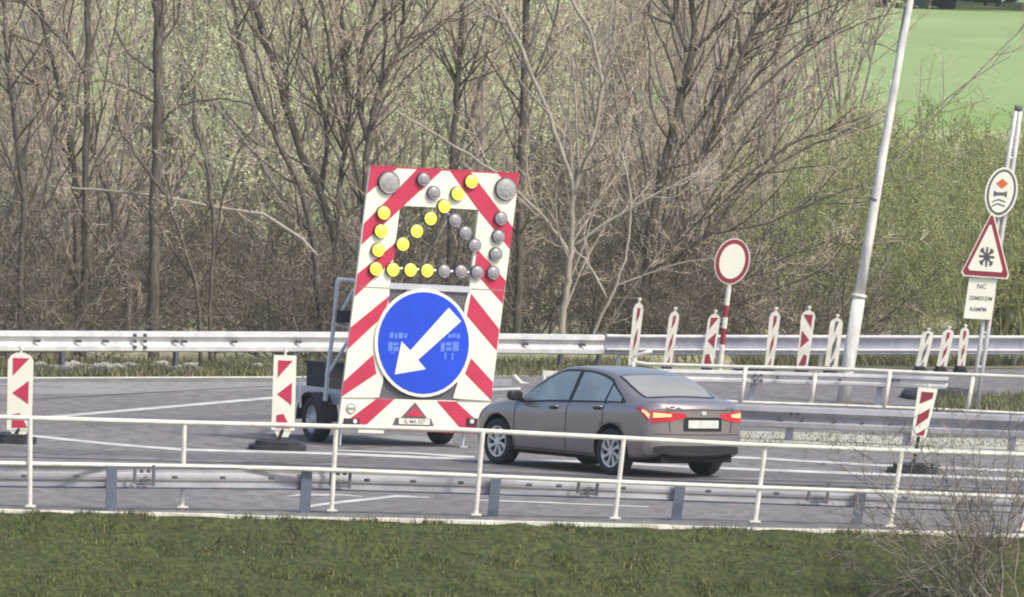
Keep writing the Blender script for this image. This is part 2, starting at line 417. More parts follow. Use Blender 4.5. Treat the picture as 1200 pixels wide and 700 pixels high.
# far guardrail, left part (lit face)
ff = [(-500, 441), (0, 440), (400, 438), (740, 436), (1200, 430)]
ft = [(-500, 385.5), (0, 387.5), (400, 389), (600, 391), (750, 393), (1000, 393.5), (1300, 394)]
t = thing('guardrail', G(100, 440), 'bright steel guardrail running in front of the thicket behind the trailer', 'guardrail')
b = MB(); px = list(range(-480, 712, 60)) + [708]
wbeam(b, [on(x, interp(x, ft), ff) for x in px], upv(350), Vector((.15, -1, .0)).normalized(), h=.34, d=.10)
b.build('beam', m_galv, t)
b = MB()
for x in px[:-1]:
    p = on(x + 30, interp(x + 30, ft) + 4.8, ff, -.14)
for x in [-60, 44, 92, 124, 206, 216, 275, 350, 616, 683]:
    c = on(x, interp(x, ft) + 12, ff, -.10); b.box(c, Vector((.05, 0, 0)), upv(x) * .022, Vector((0, .02, 0)))
for x in (158, 170):
    for dy in (5, 12, 19):
        c = on(x, interp(x, ft) + dy, ff, -.12); b.box(c, Vector((.03, 0, 0)), upv(x) * .025, Vector((0, .02, 0)))
b.build('bolts', m_bolt, t)
for i, x in enumerate([-420, -250, -80, 72, 205, 343, 470, 655, 700]):
    y = interp(x, ff); b = MB(); p0 = G(x, y - 3) + Vector((0, .35, 0)); yt = interp(x, ft)
    p1 = P(x + math.tan(lean(x)) * 45, yt + 4, dep(p0)); b.tube([p0, p1], .05, 4); b.build('post', m_dgrey, t)
# far guardrail, right part (shade put into the darker face colour, pale tubes for the lit flanges)
t = thing('guardrail', G(950, 431), 'blue-grey guardrail with pale edges behind the row of slim beacons', 'guardrail')
b = MB(); px = [710] + list(range(740, 1400, 50))
wbeam(b, [on(x, interp(x, ft) + .5, ff, -.02) for x in px], upv(950), Vector((-.2, -1, 0)).normalized(), h=.33, d=.05, mi=1)
for q, r in ((1.5, .034), (17, .022)):
    b.tube([on(x, interp(x, ft) + q, ff, -.08) for x in px], r, 6, 0)
b.build('beam', [m_galv, m_galvb], t)
for x in (725, 842, 962, 1075, 1190):
    b = MB(); p0 = G(x - 2, interp(x, ff) - 1); p1 = P(x + 3, interp(x, ft) + 9, dep(p0)); b.tube([p0, p1], .04, 5); b.build('post', m_white, t)
# middle guardrail behind the second railing
mf = [(700, 466), (870, 470), (1040, 476), (1137, 479), (1250, 483)]
mt = [(700, 431), (870, 434.5), (1000, 438), (1110, 442), (1250, 447)]
t = thing('guardrail', G(876, 471), 'pale guardrail tucked under the top rail of the second railing', 'guardrail')
b = MB(); px = list(range(700, 1115, 50)) + [1112]
wbeam(b, [on(x, interp(x, mt), mf, .1) for x in px], upv(950), Vector((-.1, -1, 0)).normalized(), h=.20, d=.06); b.build('beam', m_galv, t)
b = MB()
for x, dy in ((885, 5), (892, 5), (885, 11), (892, 11), (911, 7), (950, 7), (984, 8), (1046, 6), (1053, 6)):
    b.box(on(x, interp(x, mt) + dy, mf, 0), Vector((.025, 0, 0)), upv(x) * .02, Vector((0, .02, 0)))
b.build('bolts', m_bolt, t)
for x in (879, 1028):
    b = MB(); p0 = G(x, interp(x, mf)) + Vector((0, .22, 0)); p1 = P(x + 6, interp(x, mt) + 3, dep(p0)); u = p1 - p0
    b.box((p0 + p1) / 2, Vector((.05, 0, 0)), u / 2, Vector((0, .05, 0))); b.build('post', m_galvb, t)
# front-right guardrail
rf = [(640, 505), (860, 514), (1040, 522), (1200, 530), (1400, 540)]
rt = [(640, 463), (860, 473.5), (1040, 480.5), (1200, 487), (1400, 495)]
t = thing('guardrail', G(925, 517), 'double-ridged guardrail crossing the right side behind the grey car', 'guardrail')
b = MB(); px = list(range(700, 1400, 50))
wbeam(b, [on(x, interp(x, rt), rf) for x in px], upv(1000), Vector((-.1, -1, 0)).normalized(), h=.34, d=.13, mi=0); b.build('beam', m_galvd, t)
b = MB()
for x, dy in ((913, 15), (916, 17), (927, 9), (927, 24), (935, 9), (935, 24), (940, 16), (978, 16), (1010, 17), (1043, 17)):
    b.box(on(x, interp(x, rt) + dy, rf, -.08), Vector((.022, 0, 0)), upv(x) * .018, Vector((0, .02, 0)))
b.build('bolts', m_bolt, t)
for x in (770, 924, 1062, 1185):
    b = MB(); p0 = G(x, interp(x, rf)) + Vector((0, .14, 0)); p1 = P(x + 4, interp(x, rt) + 6, dep(p0)); u = p1 - p0
    b.box((p0 + p1) / 2, Vector((.06, 0, 0)), u / 2, Vector((0, .05, 0))); b.build('post', m_galvb, t)
# second railing
sf = [(738, 467), (873, 473), (952, 476), (1039, 480), (1137, 484), (1250, 489), (1400, 495)]
st = [(741, 424), (760, 427), (860, 430), (1000, 433), (1100, 438), (1200, 442), (1400, 449)]
sl = [(735, 465), (860, 471), (1000, 476), (1100, 480), (1200, 485), (1400, 493)]
t = thing('railing', G(873, 473), 'white railing behind the grey car with a curled left end', 'railing')
b = MB(); px = [760] + list(range(800, 1400, 60))
b.tube([on(764, 411, sf), on(755, 414, sf), on(744, 417, sf), on(741, 421, sf), on(746, 425, sf)] + [on(x, interp(x, st), sf) for x in px], .03, 8); b.build('top_rail', m_white, t, smooth=True)
b = MB(); b.tube([on(x, interp(x, sl), sf) for x in [736] + px], .026, 8); b.build('lower_rail', m_white, t, smooth=True)
for x in (738, 868, 950, 1036, 1133, 1230, 1330):
    b = MB(); y = interp(x, sf); p0 = G(x, y); b.tube([p0, P(x + math.tan(lean(x)) * (y - interp(x, st)), interp(x, st), dep(p0))], .035, 8); b.build('post', m_white, t, smooth=True)

# ------------------------------------------------------------------ beacons
def quadmap(c):
    """c: TL,TR,BR,BL in photo pixels -> function (u,v) with v downwards"""
    def q(u, v):
        x = (c[0][0] * (1 - u) + c[1][0] * u) * (1 - v) + (c[3][0] * (1 - u) + c[2][0] * u) * v
        y = (c[0][1] * (1 - u) + c[1][1] * u) * (1 - v) + (c[3][1] * (1 - u) + c[2][1] * u) * v
        return x, y
    return q
def clip_band(a, b, v0, v1, w=.0):
    pass
def beacon(c, fx, fyy, label, group, arrow='left', yaw=0.0, base=True, rounded=True, redm=None, name='beacon', style='chevron'):
    d0 = dep(G(fx, fyy)); q = quadmap(c); kx = math.tan(R_(yaw)) / 82.0
    midx = sum(p[0] for p in c) / 4
    def B(u, v, off=0.0):
        x, y = q(u, v); l = math.tan(lean(midx)) * (c[3][1] - y)
        return P(x, y, d0 + (x - l - midx) * kx) - fw * off
    t = thing(name, G(fx, fyy), label, 'beacon', group)
    n = -fw
    # frame outline with rounded top
    if rounded: out = [(0, 1), (0, .10), (.12, .035), (.35, 0), (.65, 0), (.88, .035), (1, .10), (1, 1)]
    else: out = [(0, 1), (0, .0), (1, .0), (1, 1)]
    b = MB(); b.prism([B(u, v, .02) for u, v in out], n, .05, 0)
    if not rounded or base:      # tapering lower shoe
        b.prism([B(.12, 1.0, .01), B(.88, 1.0, .01), B(.72, 1.09, .01), B(.28, 1.09, .01)], n, .03, 0)
    # pattern faces
    def face(pts): b.prism([B(u, v, .026) for u, v in pts], n, .004, 1)
    L, Rr = (.20, .84) if name == 'beacon' or style == 'chevron' else (.40, .68)
    if style == 'chevron':
        pat = [[(L, .07), (Rr, .07), (L, .30)], [(Rr, .36), (Rr, .66), (L, .52)], [(L, .80), (L + .3, .78), (Rr, .97), (L, .97)]]
        if arrow == 'right': pat = [[(1 - u, v) for u, v in p] for p in pat]
    elif style == 'edge':
        pat = [[(L, .08), (Rr, .08), (Rr, .20), (L, .33)], [(Rr, .40), (Rr, .60), (L, .78), (L, .56)], [(Rr, .82), (Rr, .96), (L, .96)]]
    else:
        pat = [[(L, .06), (Rr, .06), (L, .32)], [(Rr, .33), (Rr, .60), (L, .86), (L, .55)], [(Rr, .8), (Rr, .96), (L, .97), (L, .94)]]
    for p in pat: face(p)
    b.build('panel', [m_cream if name == 'beacon' else m_white, redm or m_red], t)
    b = MB(); b.tube([B(.5, .01, -.0), B(.5, -.05, 0)], .02, 8); b.tube([B(.5, -.045, 0), B(.5, -.085, 0)], [.035, .03], 8); b.build('knob', m_white, t)
    if base:
        b = MB(); g0 = G(fx, fyy); bw = base if isinstance(base, float) else .40
        o = [(-1, 0), (-.85, .7), (-.4, 1), (.4, 1), (.9, .7), (1, 0)]
        for s_, (z0, z1) in enumerate(((0, .07), (.07, .13))):
            k = 1 - .22 * s_; vs = []
            for z in (z0, z1):
                for a in range(14):
                    an = a / 14 * 6.283; cc, ss = math.cos(an), math.sin(an)
                    vs.append(g0 + Vector((math.copysign(abs(cc) ** .5, cc) * bw * k, math.copysign(abs(ss) ** .5, ss) * .5 * k, z + (0 if z == z0 else rng.uniform(-.01, .01)))))
            b.add(vs, [(i, (i + 1) % 14, 14 + (i + 1) % 14, 14 + i) for i in range(14)] + [tuple(range(14, 28))])
        b.tube([B(.5, .98, .0), g0 + Vector((0, 0, .1))], .03, 6)
        b.build('base', m_black, t)
    return t
beacon([(9.5, 413), (39.5, 414), (37, 504), (8, 504)], 17, 519, 'round-topped beacon with red arrow chevrons at the left edge of the photo', 'plate beacons on the road', base=.32)
beacon([(321, 416), (347.5, 417), (345, 505), (318, 504)], 325, 527, 'square-topped beacon with red chevrons beside the trailer wheel', 'plate beacons on the road', base=.42, rounded=False)
beacon([(1076, 454), (1099, 456), (1085, 513), (1068, 512)], 1070, 554, 'single beacon with a slanted red-white face beyond the railing, behind twigs', 'plate beacons on the road', base=.38, rounded=False, redm=m_redk, style='edge')
for i, (x0, y0, x1, y1, wt, wb, st_, lb) in enumerate([
        (749, 355, 741, 428, 12, 10, 'edge', 'tallest slim beacon, leftmost of the row behind the grey car roof'),
        (791, 365, 782, 428, 12, 10, 'edge', 'narrow beacon seen nearly edge-on, second from the left in its row'),
        (838, 368, 829, 428, 14, 14, 'chevron', 'beacon with dark red chevron just left of the round sign pole'),
        (909, 365, 901, 430, 13, 10, 'edge', 'thin beacon seen nearly edge-on between the round sign pole and the lamp post'),
        (948, 364, 940, 430, 17, 13, 'chevron_r', 'widest beacon of the row, its red chevron pointing right'),
        (981, 373, 974, 430, 15, 15, 'diag', 'beacon with dark diagonal patches next to the lamp post'),
        (1088, 388, 1079, 432, 14, 12, 'diag', 'small beacon with black patches, first of three right of the lamp post'),
        (1112, 386, 1103, 432, 13, 12, 'edge', 'small beacon with red lower half, middle one of three beside the snowflake sign pole'),
        (1131, 384, 1126, 432, 11, 9, 'edge', 'small beacon nearest to the snowflake sign pole')]):
    fy0 = 438 if x0 < 1050 else 437
    h = .5
    mm = m_dgrey if i in (5, 6) else m_redk
    beacon([(x0 - wt * h, y0), (x0 + wt * h, y0 + .5), (x1 + wb * h, y1), (x1 - wb * h, y1)], x1 - 1, fy0 + 1, lb, 'slim plate beacons in a row beyond the second railing',
           arrow='right' if st_ == 'chevron_r' else 'left', base=.12, redm=mm, style={'chevron_r': 'chevron'}.get(st_, st_), name='plate_beacon')
# rubber feet lying on the asphalt at right
t = thing('rubber_foot', G(1105, 466), 'flat black rubber beacon foot lying beyond the second railing', 'rubber foot')
b = MB()
for (cx, w) in ((1073, 19), (1118, 33)):
    g0 = G(cx, 466); vs = []
    for z, k in ((0, 1), (.07, .97), (.13, .75)):
        for a in range(16):
            an = a / 16 * 6.283; vs.append(g0 + Vector((math.cos(an) * w / 76 * k, math.sin(an) * 1.2 * k, z)))
    b.add(vs, [(r * 16 + i, r * 16 + (i + 1) % 16, r * 16 + 16 + (i + 1) % 16, r * 16 + 16 + i) for r in range(2) for i in range(16)] + [tuple(range(32, 48))])
b.build('slab', m_black, t)

# ------------------------------------------------------------------ text helper
def text_polys(s, size):
    cu = bpy.data.curves.new('t', 'FONT'); cu.body = s; cu.size = size; cu.align_x = 'CENTER'; cu.align_y = 'CENTER'; cu.resolution_u = 2; cu.offset = size * .015
    o = bpy.data.objects.new('t', cu); col.objects.link(o); bpy.context.view_layer.update()
    me = bpy.data.meshes.new_from_object(o.evaluated_get(bpy.context.evaluated_depsgraph_get()))
    vs = [v.co.copy() for v in me.vertices]; fs = [tuple(p.vertices) for p in me.polygons]
    bpy.data.objects.remove(o); bpy.data.curves.remove(cu); bpy.data.meshes.remove(me); return vs, fs
def text_on(b, s, size, fn, mi=0, sx=1.0):
    """fn(x,y) maps text units (photo pixels, y down) to 3D"""
    vs, fs = text_polys(s, size); b.add([fn(v.x * sx, -v.y) for v in vs], fs, mi)

# ------------------------------------------------------------------ round sign on the striped pole
t = thing('no_entry_sign', G(846, 437), 'round white sign with red rim on a red and white striped pole', 'road sign')
d0 = dep(G(846, 437)); n = -fw
def flat(x, y, off=0): return P(x, y, d0) - fw * off
rot = R_(14)
b = MB(); b.prism([flat(x, y, .05) for x, y in oval(858, 306.5, 20.5, 27.5, rot)], n, .03, 1)
b.prism([flat(x, y, .055) for x, y in oval(858, 306.5, 19.2, 26, rot)], n, .004, 2)
b.prism([flat(x, y, .060) for x, y in oval(858, 306.5, 14.8, 20.8, rot)], n, .004, 0)
b.build('disc', [m_cream, m_white, m_redk], t)
b = MB()
zz = [(843, 438), (846.5, 404), (848.5, 385), (850, 372), (851.5, 358), (853.5, 342), (858, 302)]
for i in range(len(zz) - 1): b.tube([flat(*zz[i]), flat(*zz[i + 1])], .045, 8, [0, 1, 0, 1, 0, 0][i])
b.build('pole', [m_white, m_redk], t)

# ------------------------------------------------------------------ lamp post
t = thing('lamp_post', G(987, 472), 'tall leaning pale concrete lamp post with a stepped lower shaft', 'lamp post')
d0 = dep(G(987, 472))
b = MB(); b.tube([flat(988, 474), flat(994, 430), flat(1006.8, 347.5)], [8.8 / 79, 8.6 / 79, 8.3 / 79], 20); b.tube([flat(1006.6, 349), flat(1007.3, 345)], 9.4 / 79, 20); b.build('lower_shaft', m_conc, t, smooth=True)
b = MB(); b.tube([flat(1007.3, 345), flat(1018, 281), flat(1040, 150), flat(1057, 52), flat(1067, 0), flat(1116, -290)], [6.7 / 79, 6.3 / 79, 5.4 / 79, 4.9 / 79, 4.4 / 79, 3.5 / 79], 16); b.build('upper_shaft', m_conc, t, smooth=True)
b = MB(); b.tube([flat(1024.5, 236), flat(1025.3, 233)], 6.4 / 79, 16); b.tube([flat(1052, 62), flat(1061.5, 8)], 2.2 / 79, 8); b.build('cable_guard', m_dgrey, t)
b = MB(); b.tube([flat(1116, -288), flat(1095, -306), flat(1060, -310)], .045, 8); c = flat(1040, -309); b.box(c, Vector((.35, 0, 0)), Vector((0, .14, 0)), Vector((0, 0, .07))); b.build('lamp_head', m_galvb, t)

# ------------------------------------------------------------------ right signs on the twin-tube pole
t = thing('sign_pole', G(1136, 482), 'pale twin-tube sign pole at the right edge of the photo', 'pole')
d0 = dep(G(1136, 482))
b = MB(); b.tube([flat(1137, 482), flat(1150, 395), flat(1163, 300), flat(1181, 190), flat(1191, 128)], .036, 8, 0)
b.tube([flat(1144, 482), flat(1157, 395), flat(1170, 300), flat(1188, 190), flat(1196, 128)], .036, 8, 0)
for x, y in ((1192, 134), (1184, 185), (1154, 390), (1147, 430)): b.tube([flat(x - 4, y), flat(x + 5, y + .5)], .028, 6, 0)
b.tube([flat(1189, 127), flat(1198, 128)], .05, 8, 1)
b.build('tubes', [m_galv, m_dgrey], t, smooth=True)
g0 = G(1136, 482)
def sgn(name, label, org): return thing(name, org, label, 'road sign')
t = sgn('water_protection_sign', 'round white sign with black rim, orange diamond and waves', flat(1173, 226, .1))
b = MB(); rot = R_(12)
b.prism([flat(x, y, .09) for x, y in oval(1173.3, 225.5, 18.8, 29.5, rot)], n, .03, 0)
b.prism([flat(x, y, .095) for x, y in oval(1173.3, 225.5, 16.6, 27.2, rot)], n, .004, 1)
b.prism([flat(x, y, .100) for x, y in oval(1173.2, 225.5, 14.0, 24.2, rot)], n, .004, 0)
b.prism([flat(x, y, .105) for x, y in ((1167, 215), (1174.8, 209.5), (1181.3, 215.5), (1174, 221.5))], n, .004, 2)
b.prism([flat(x, y, .105) for x, y in ((1164.5, 223.5), (1168, 225.5), (1176, 225.8), (1180, 224), (1179.5, 232), (1176, 229.3), (1168, 229.2), (1164, 231))], n, .004, 1)
for yo in (0, 5):
    w = [(1162.5, 236.5), (1166, 234.3), (1170, 233.2), (1174, 234.5), (1178, 236.3)]
    b.prism([flat(x - .8 * yo / 5, y + yo, .105) for x, y in w] + [flat(x - .8 * yo / 5, y + yo + 1.6, .105) for x, y in w[::-1]], n, .004, 1)
b.build('disc', [m_cream, m_dgrey, m_orange], t)
b = MB(); b.tube([flat(1170, 250, .0), flat(1170, 250, .07)], .03, 6); b.build('clamp', m_galv, t)
t = sgn('snow_warning_sign', 'red-rimmed triangular warning sign with a black snowflake', flat(1155, 300, .1))
def tri(k, cx=1154.6, cy=299.5):
    return [(cx + (x - cx) * k, cy + (y - cy) * k) for x, y in ((1161.2, 251), (1164, 251.5), (1181.5, 322), (1180, 326.5), (1129.5, 323), (1127, 318.5))]
b = MB()
b.prism([flat(x, y, .14) for x, y in tri(1.03)], n, .03, 0)
b.prism([flat(x, y, .145) for x, y in tri(.965)], n, .004, 1)
b.prism([flat(x, y, .150) for x, y in tri(.74)], n, .004, 0)
cx, cy = 1156, 301
for k in range(4):
    a = k * math.pi / 4 + .08; dx, dy = math.cos(a), math.sin(a); L_ = 11.5 if k % 2 == 0 else 12.5
    sx = .78
    pts = [(-L_, -1.35), (L_, -1.35), (L_, 1.35), (-L_, 1.35)]
    b.prism([flat(cx + (x * dx - y * dy) * sx, cy + (x * dy + y * dx), .155 + k * .001) for x, y in pts], n, .003, 2)
    for s_ in (-1, 1):
        pts = [(s_ * (L_ - 4.6), 0), (s_ * (L_ - 2.2), 3.6), (s_ * (L_ - .6), 2.8), (s_ * (L_ - 2.6), 0), (s_ * (L_ - .6), -2.8), (s_ * (L_ - 2.2), -3.6)]
        if k % 2 == 0: continue
        b.prism([flat(cx + (x * dx - y * dy) * sx, cy + (x * dy + y * dx), .160 + k * .001) for x, y in pts], n, .003, 2)
b.build('plate', [m_cream, m_redk, m_bolt], t)
b = MB(); b.tube([flat(1160, 300, .0), flat(1158, 300, .11)], .03, 6); b.build('clamp', m_galv, t)
t = sgn('supplementary_plate', 'white rectangular plate with three lines of black capitals', flat(1148, 350, .1))
b = MB(); b.prism([flat(x, y, .09) for x, y in ((1135.5, 325.5), (1168, 327.5), (1161.5, 375), (1129, 373))], n, .03, 0)
def tx(x0, y0): return lambda x, y: flat(x0 + x - y * .12, y0 + y + x * .05, .094)
text_on(b, "NC", 7.5, tx(1150, 336), 1); text_on(b, "ZEMEDZIM", 6.4, tx(1149, 350), 1, .88); text_on(b, "RÁMPM", 6.8, tx(1146, 363), 1, .85)
b.build('plate', [m_cream, m_dgrey], t)
b = MB(); b.tube([flat(1153, 350, .0), flat(1153, 350, .07)], .03, 6); b.build('clamp', m_galv, t)

# ------------------------------------------------------------------ warning trailer
YAW = R_(24); d_b = dep(G(440, 524)); KX = math.tan(YAW) / 80
bn = Vector((math.sin(YAW), -math.cos(YAW), 0))      # the left edge is nearest, the right side lies deeper
bfw = -bn
def B(px, py, off=0.0):
    l = (497 - py) * 37 / 303
    return P(px, py, d_b + (px - l - 397) * KX) + bn * off
org = G(397, 524)
tr = thing('arrow_trailer', org, 'tall warning trailer board with red-cream chevrons, lamps and blue arrow disc', 'warning trailer')
panels = MB()
def Pn(pts, off, th, mi, mb=None): (mb or panels).prism([B(x, y, off) for x, y in pts], bn, th, mi)
TL, TR, BR, BL = (434, 194.5), (608.5, 204), (571, 504), (397, 497.5)
Pn([TL, (469, 241), (457, 337), (455, 356), (450, 402), (449, 447), (444, 466), (400.7, 466)], 0, .05, 0)         # left column
Pn([TL, TR, (561, 246), (469, 241)], 0, .05, 0)
Pn([TR, (575.3, 470), (531, 467), (536, 450), (541, 402), (545, 358), (550.5, 338), (561, 246)], 0, .05, 0)           # right column
Pn([(400.6, 466.6), (575.2, 470.6), BR, BL], 0, .05, 0)                                  # bottom panel
def red(pts): Pn(pts, .006, .004, 1)
red([(434.3, 195), (466, 196.8), (430.2, 227)])
red([(489, 198), (518, 199.6), (469, 245), (423.5, 287), (426.5, 262)])
red([(464.5, 284), (462, 303), (415.5, 348), (419, 321)])
red([(457, 346), (410.5, 384), (407, 410), (443, 376), (452, 362)])
red([(437, 416), (441, 438), (399.5, 471 - 5.5), (403, 447)])
Pn([(441, 467.5), (462, 468), (429, 498.2), (399, 497.2), (411, 490)], .006, .004, 1)
red([(583, 203), (608, 204.5), (605.5, 226), (604, 228)])
red([(527, 200), (551, 201.3), (600.5, 266), (597.5, 292), (561, 247)])
red([(559, 292), (592.5, 329), (589, 356), (555.5, 318)])
red([(552, 344), (585, 386), (582, 411), (547, 370)])
red([(552, 420), (577.5, 448), (575.5, 469), (545, 438)])
Pn([(511.5, 470), (534, 470.5), (561, 495), (560, 503), (540, 502.5)], .006, .004, 1)
# thin dark outlines of the big stripes and seam lines
for a, c_ in (((434, 228), (430, 227)),): pass
Pn([(403, 465.9), (441, 466.3), (441, 467.1), (403, 466.7)], .012, .004, 3)
Pn([(535, 469.3), (574, 470.2), (574, 471), (535, 470.2)], .012, .004, 3)
Pn([(421, 335.5), (456, 337.3), (456, 338), (421, 336.3)], .009, .004, 3)
Pn([(552, 338), (590, 340), (590, 340.8), (552, 338.8)], .009, .004, 3)
Pn(oval(411, 479, 5.6, 6.2), .012, .003, 3); Pn(oval(411, 479, 4.2, 4.8), .016, .003, 0)
Pn([(407, 477.3), (415, 477.6), (415, 480.8), (407, 480.5)], .020, .003, 3)
# top edge trims in red
Pn([(434, 193.6), (608.5, 203), (608.4, 204.4), (434, 195)], .010, .02, 1)
panels.build('board', [m_cream, m_red, m_dgrey, mat('seam_grey', (.34, .33, .28), .7)], tr)
b = MB(); Pn([(457, 331.5), (551, 336), (550.5, 343), (456.5, 338.5)], .012, .03, 0, b); b.build('cross_bar', m_steel, tr)
b = MB(); Pn([(457, 341), (550, 344), (535, 470), (440, 468)], -.03, .03, 0, b); b.build('backing_plate', m_dgrey, tr)
b = MB()
b.tube([B(448, 314, -.02), B(575, 321, -.02)], .022, 6); b.tube([B(448, 249, -.06), B(448, 251, -.06)], .01, 4)
b.tube([B(470, 286, -.03), B(551, 213, -.03)], .014, 6); b.tube([B(507, 226, -.03), B(562, 297, -.03)], .014, 6); b.build('lamp_rails', m_steel, tr)
# lamps
def lamp(px, py, r, m, nm='warning_lamp'):
    b = MB(); c = B(px, py, 0); ex = (B(px + 1, py) - B(px, py)); ey = (B(px, py + 1) - B(px, py))
    N = 20; vs = []
    rings = [(1.08, -.0), (1.08, .05), (1.0, .06), (.92, .055), (.85, .06), (.5, .078), (.02, .085)]
    for k, o in rings:
        for i in range(N):
            a = 6.283 * i / N; vs.append(c + ex * (math.cos(a) * r * k) + ey * (math.sin(a) * r * k * 1.08) + bn * o)
    fs = []; 
    b.add(vs, [(j * N + i, j * N + (i + 1) % N, (j + 1) * N + (i + 1) % N, (j + 1) * N + i) for j in range(len(rings) - 1) for i in range(N)], 0)
    b.m = [1 if k < 2 * N else 0 for k in range(len(b.f))]
    return b.build(nm, [m, m_bolt], tr)
LIT = [(448.2, 249.4), (444.8, 270.8), (441.7, 293), (439, 315), (459, 316), (479.5, 316.3), (499, 317), (470.5, 286), (486.7, 270.8), (503, 256), (519, 241.7), (534.8, 227), (551, 212.7)]
DIM = [(495, 210), (507, 226), (531.7, 258), (544, 272.6), (555, 287.5), (585.8, 256), (583, 277), (580, 298), (576.7, 319.7), (558, 319), (539, 318), (519, 317.6)]
for i, p in enumerate(LIT): tag(lamp(*p, 7.2, m_yel), 'lit yellow lamp')
for i, p in enumerate(DIM): tag(lamp(*p, 7.0, m_lens), 'unlit grey lamp')
for p in ((454.6, 214), (591.7, 221.5)): tag(lamp(*p, 11.6, m_lens2, 'large_lamp'), 'large unlit grey lamp')
# blue disc
b = MB()
Pn(oval(495, 402, 57.0, 63.5), .035, .03, 0, b); Pn(oval(495, 402, 53.4, 59.7), .040, .004, 1, b)
arrow = [(524.5, 360.6), (539, 376.5), (488.5, 421.7), (497.5, 432.6), (461.2, 438.7), (469.2, 399.9), (479.5, 410.8)]
Pn(arrow, .046, .004, 2, b)
for (x0, y0, x1, y1) in [(455.7, 389.6, 460, 396), (461.5, 390.5, 464.5, 397), (466, 390, 471, 396.5), (472.5, 391, 476, 396), (453.8, 400.5, 459, 411.5), (460, 401, 465.8, 405), (460, 406.5, 465.8, 411.5), (457, 413, 461, 414.3),
                         (524, 391.5, 528, 396), (529, 390.6, 533, 395.5), (534, 391, 538, 396.5), (515.5, 401.5, 520, 412), (521.5, 401, 528, 405), (521.5, 406.5, 528, 411), (529.5, 400.5, 536.5, 411.5), (519.5, 413, 522, 421), (528, 413.5, 530, 422)]:
    Pn([(x0, y0), (x1, y0 + .2), (x1 - .5, y1), (x0 - .5, y1)], .044, .003, 3, b)
b.build('arrow_disc', [m_cream, m_blue, m_cream, m_lblue], tr)
b = MB(); Pn([(486, 471.5), (470, 489), (500, 490)], .016, .004, 1, b); Pn([(486, 476.5), (474.5, 487.8), (496.5, 488.6)], .022, .004, 0, b); b.build('triangle_reflector', [m_red, m_dgrey], tr)
b = MB(); Pn([(463.5, 489.5), (505, 490.7), (508, 499.5), (460, 498)], .012, .012, 1, b); Pn([(467, 490.3), (503, 491.4), (503, 498), (467, 497)], .02, .006, 0, b)
text_on(b, "SL·MA 037", 6.6, lambda x, y: B(485 + x, 494.4 + y + x * .03, .022), 1, .86); b.build('number_plate', [m_cream, m_dgrey], tr)
for (x, y) in ((412, 493.5), (556, 493.5)):
    b = MB(); Pn([(x - 9, y - 3.3), (x + 8, y - 2.8), (x + 8, y + 5), (x - 9, y + 4.5)], .035, .03, 0, b); Pn(oval(x + (3 if x < 500 else -4), y + .3, 2.3, 2.5), .040, .006, 1, b); b.build('rear_light', [m_black, m_cream], tr)
b = MB(); Pn([(405, 499), (568, 505.5), (567.5, 509), (404.5, 503)], -.02, .05, 1, b); Pn([(420, 503.5), (450, 504.6), (449.5, 508), (419.5, 507)], .0, .012, 0, b); b.build('bumper_bar', [m_cream, m_redk], tr)
# chassis, wheels, supports; fwd = direction the trailer points (away, to the left)
tfw = bfw.copy(); tsd = Vector((bfw.y, -bfw.x, 0)).normalized()
gl = G(397, 521); gl.z = 0
def TP(s, f_, z): return gl + tsd * s + tfw * f_ + Vector((0, 0, z))
b = MB(); b.box(TP(.98, 1.35, .62), tsd * .92, tfw * 1.25, Vector((0, 0, .05))); b.box(TP(.10, 1.3, .70), tsd * .03, tfw * 1.35, Vector((0, 0, .09))); b.box(TP(1.9, 1.3, .70), tsd * .03, tfw * 1.3, Vector((0, 0, .09)))
b.tube([TP(.2, 2.5, .62), TP(1, 4.0, .55)], .05, 6); b.tube([TP(1.8, 2.5, .62), TP(1, 4.0, .55)], .05, 6); b.build('chassis', m_steel, tr)
b = MB(); b.box(TP(.62, 1.7, .88), tsd * .3, tfw * .33, Vector((0, 0, .24))); b.box(TP(.62, 1.7, 1.13), tsd * .33, tfw * .36, Vector((0, 0, .015))); b.build('battery_box', m_black, tr)
def tyre(mb, c, axd, r, w, rim=.62, n=36):
    up_ = Vector((0, 0, 1)); sd = axd.cross(up_).normalized(); up2 = sd.cross(axd).normalized()
    prof = [(rim, -w * .42), (rim + .06, -w * .5), (.90, -w * .52), (.97, -w * .42), (1.0, -w * .25), (1.0, w * .25), (.97, w * .42), (.90, w * .52), (rim + .06, w * .5), (rim, w * .42), (rim - .05, w * .2), (rim - .05, -w * .2)]
    vs = []; m = len(prof)
    for i in range(n):
        a = 6.283185 * i / n
        for q, o in prof: vs.append(c + (sd * math.cos(a) + up2 * math.sin(a)) * (r * q) + axd * o)
    mb.add(vs, [(i * m + k, i * m + (k + 1) % m, ((i + 1) % n) * m + (k + 1) % m, ((i + 1) % n) * m + k) for i in range(n) for k in range(m)])
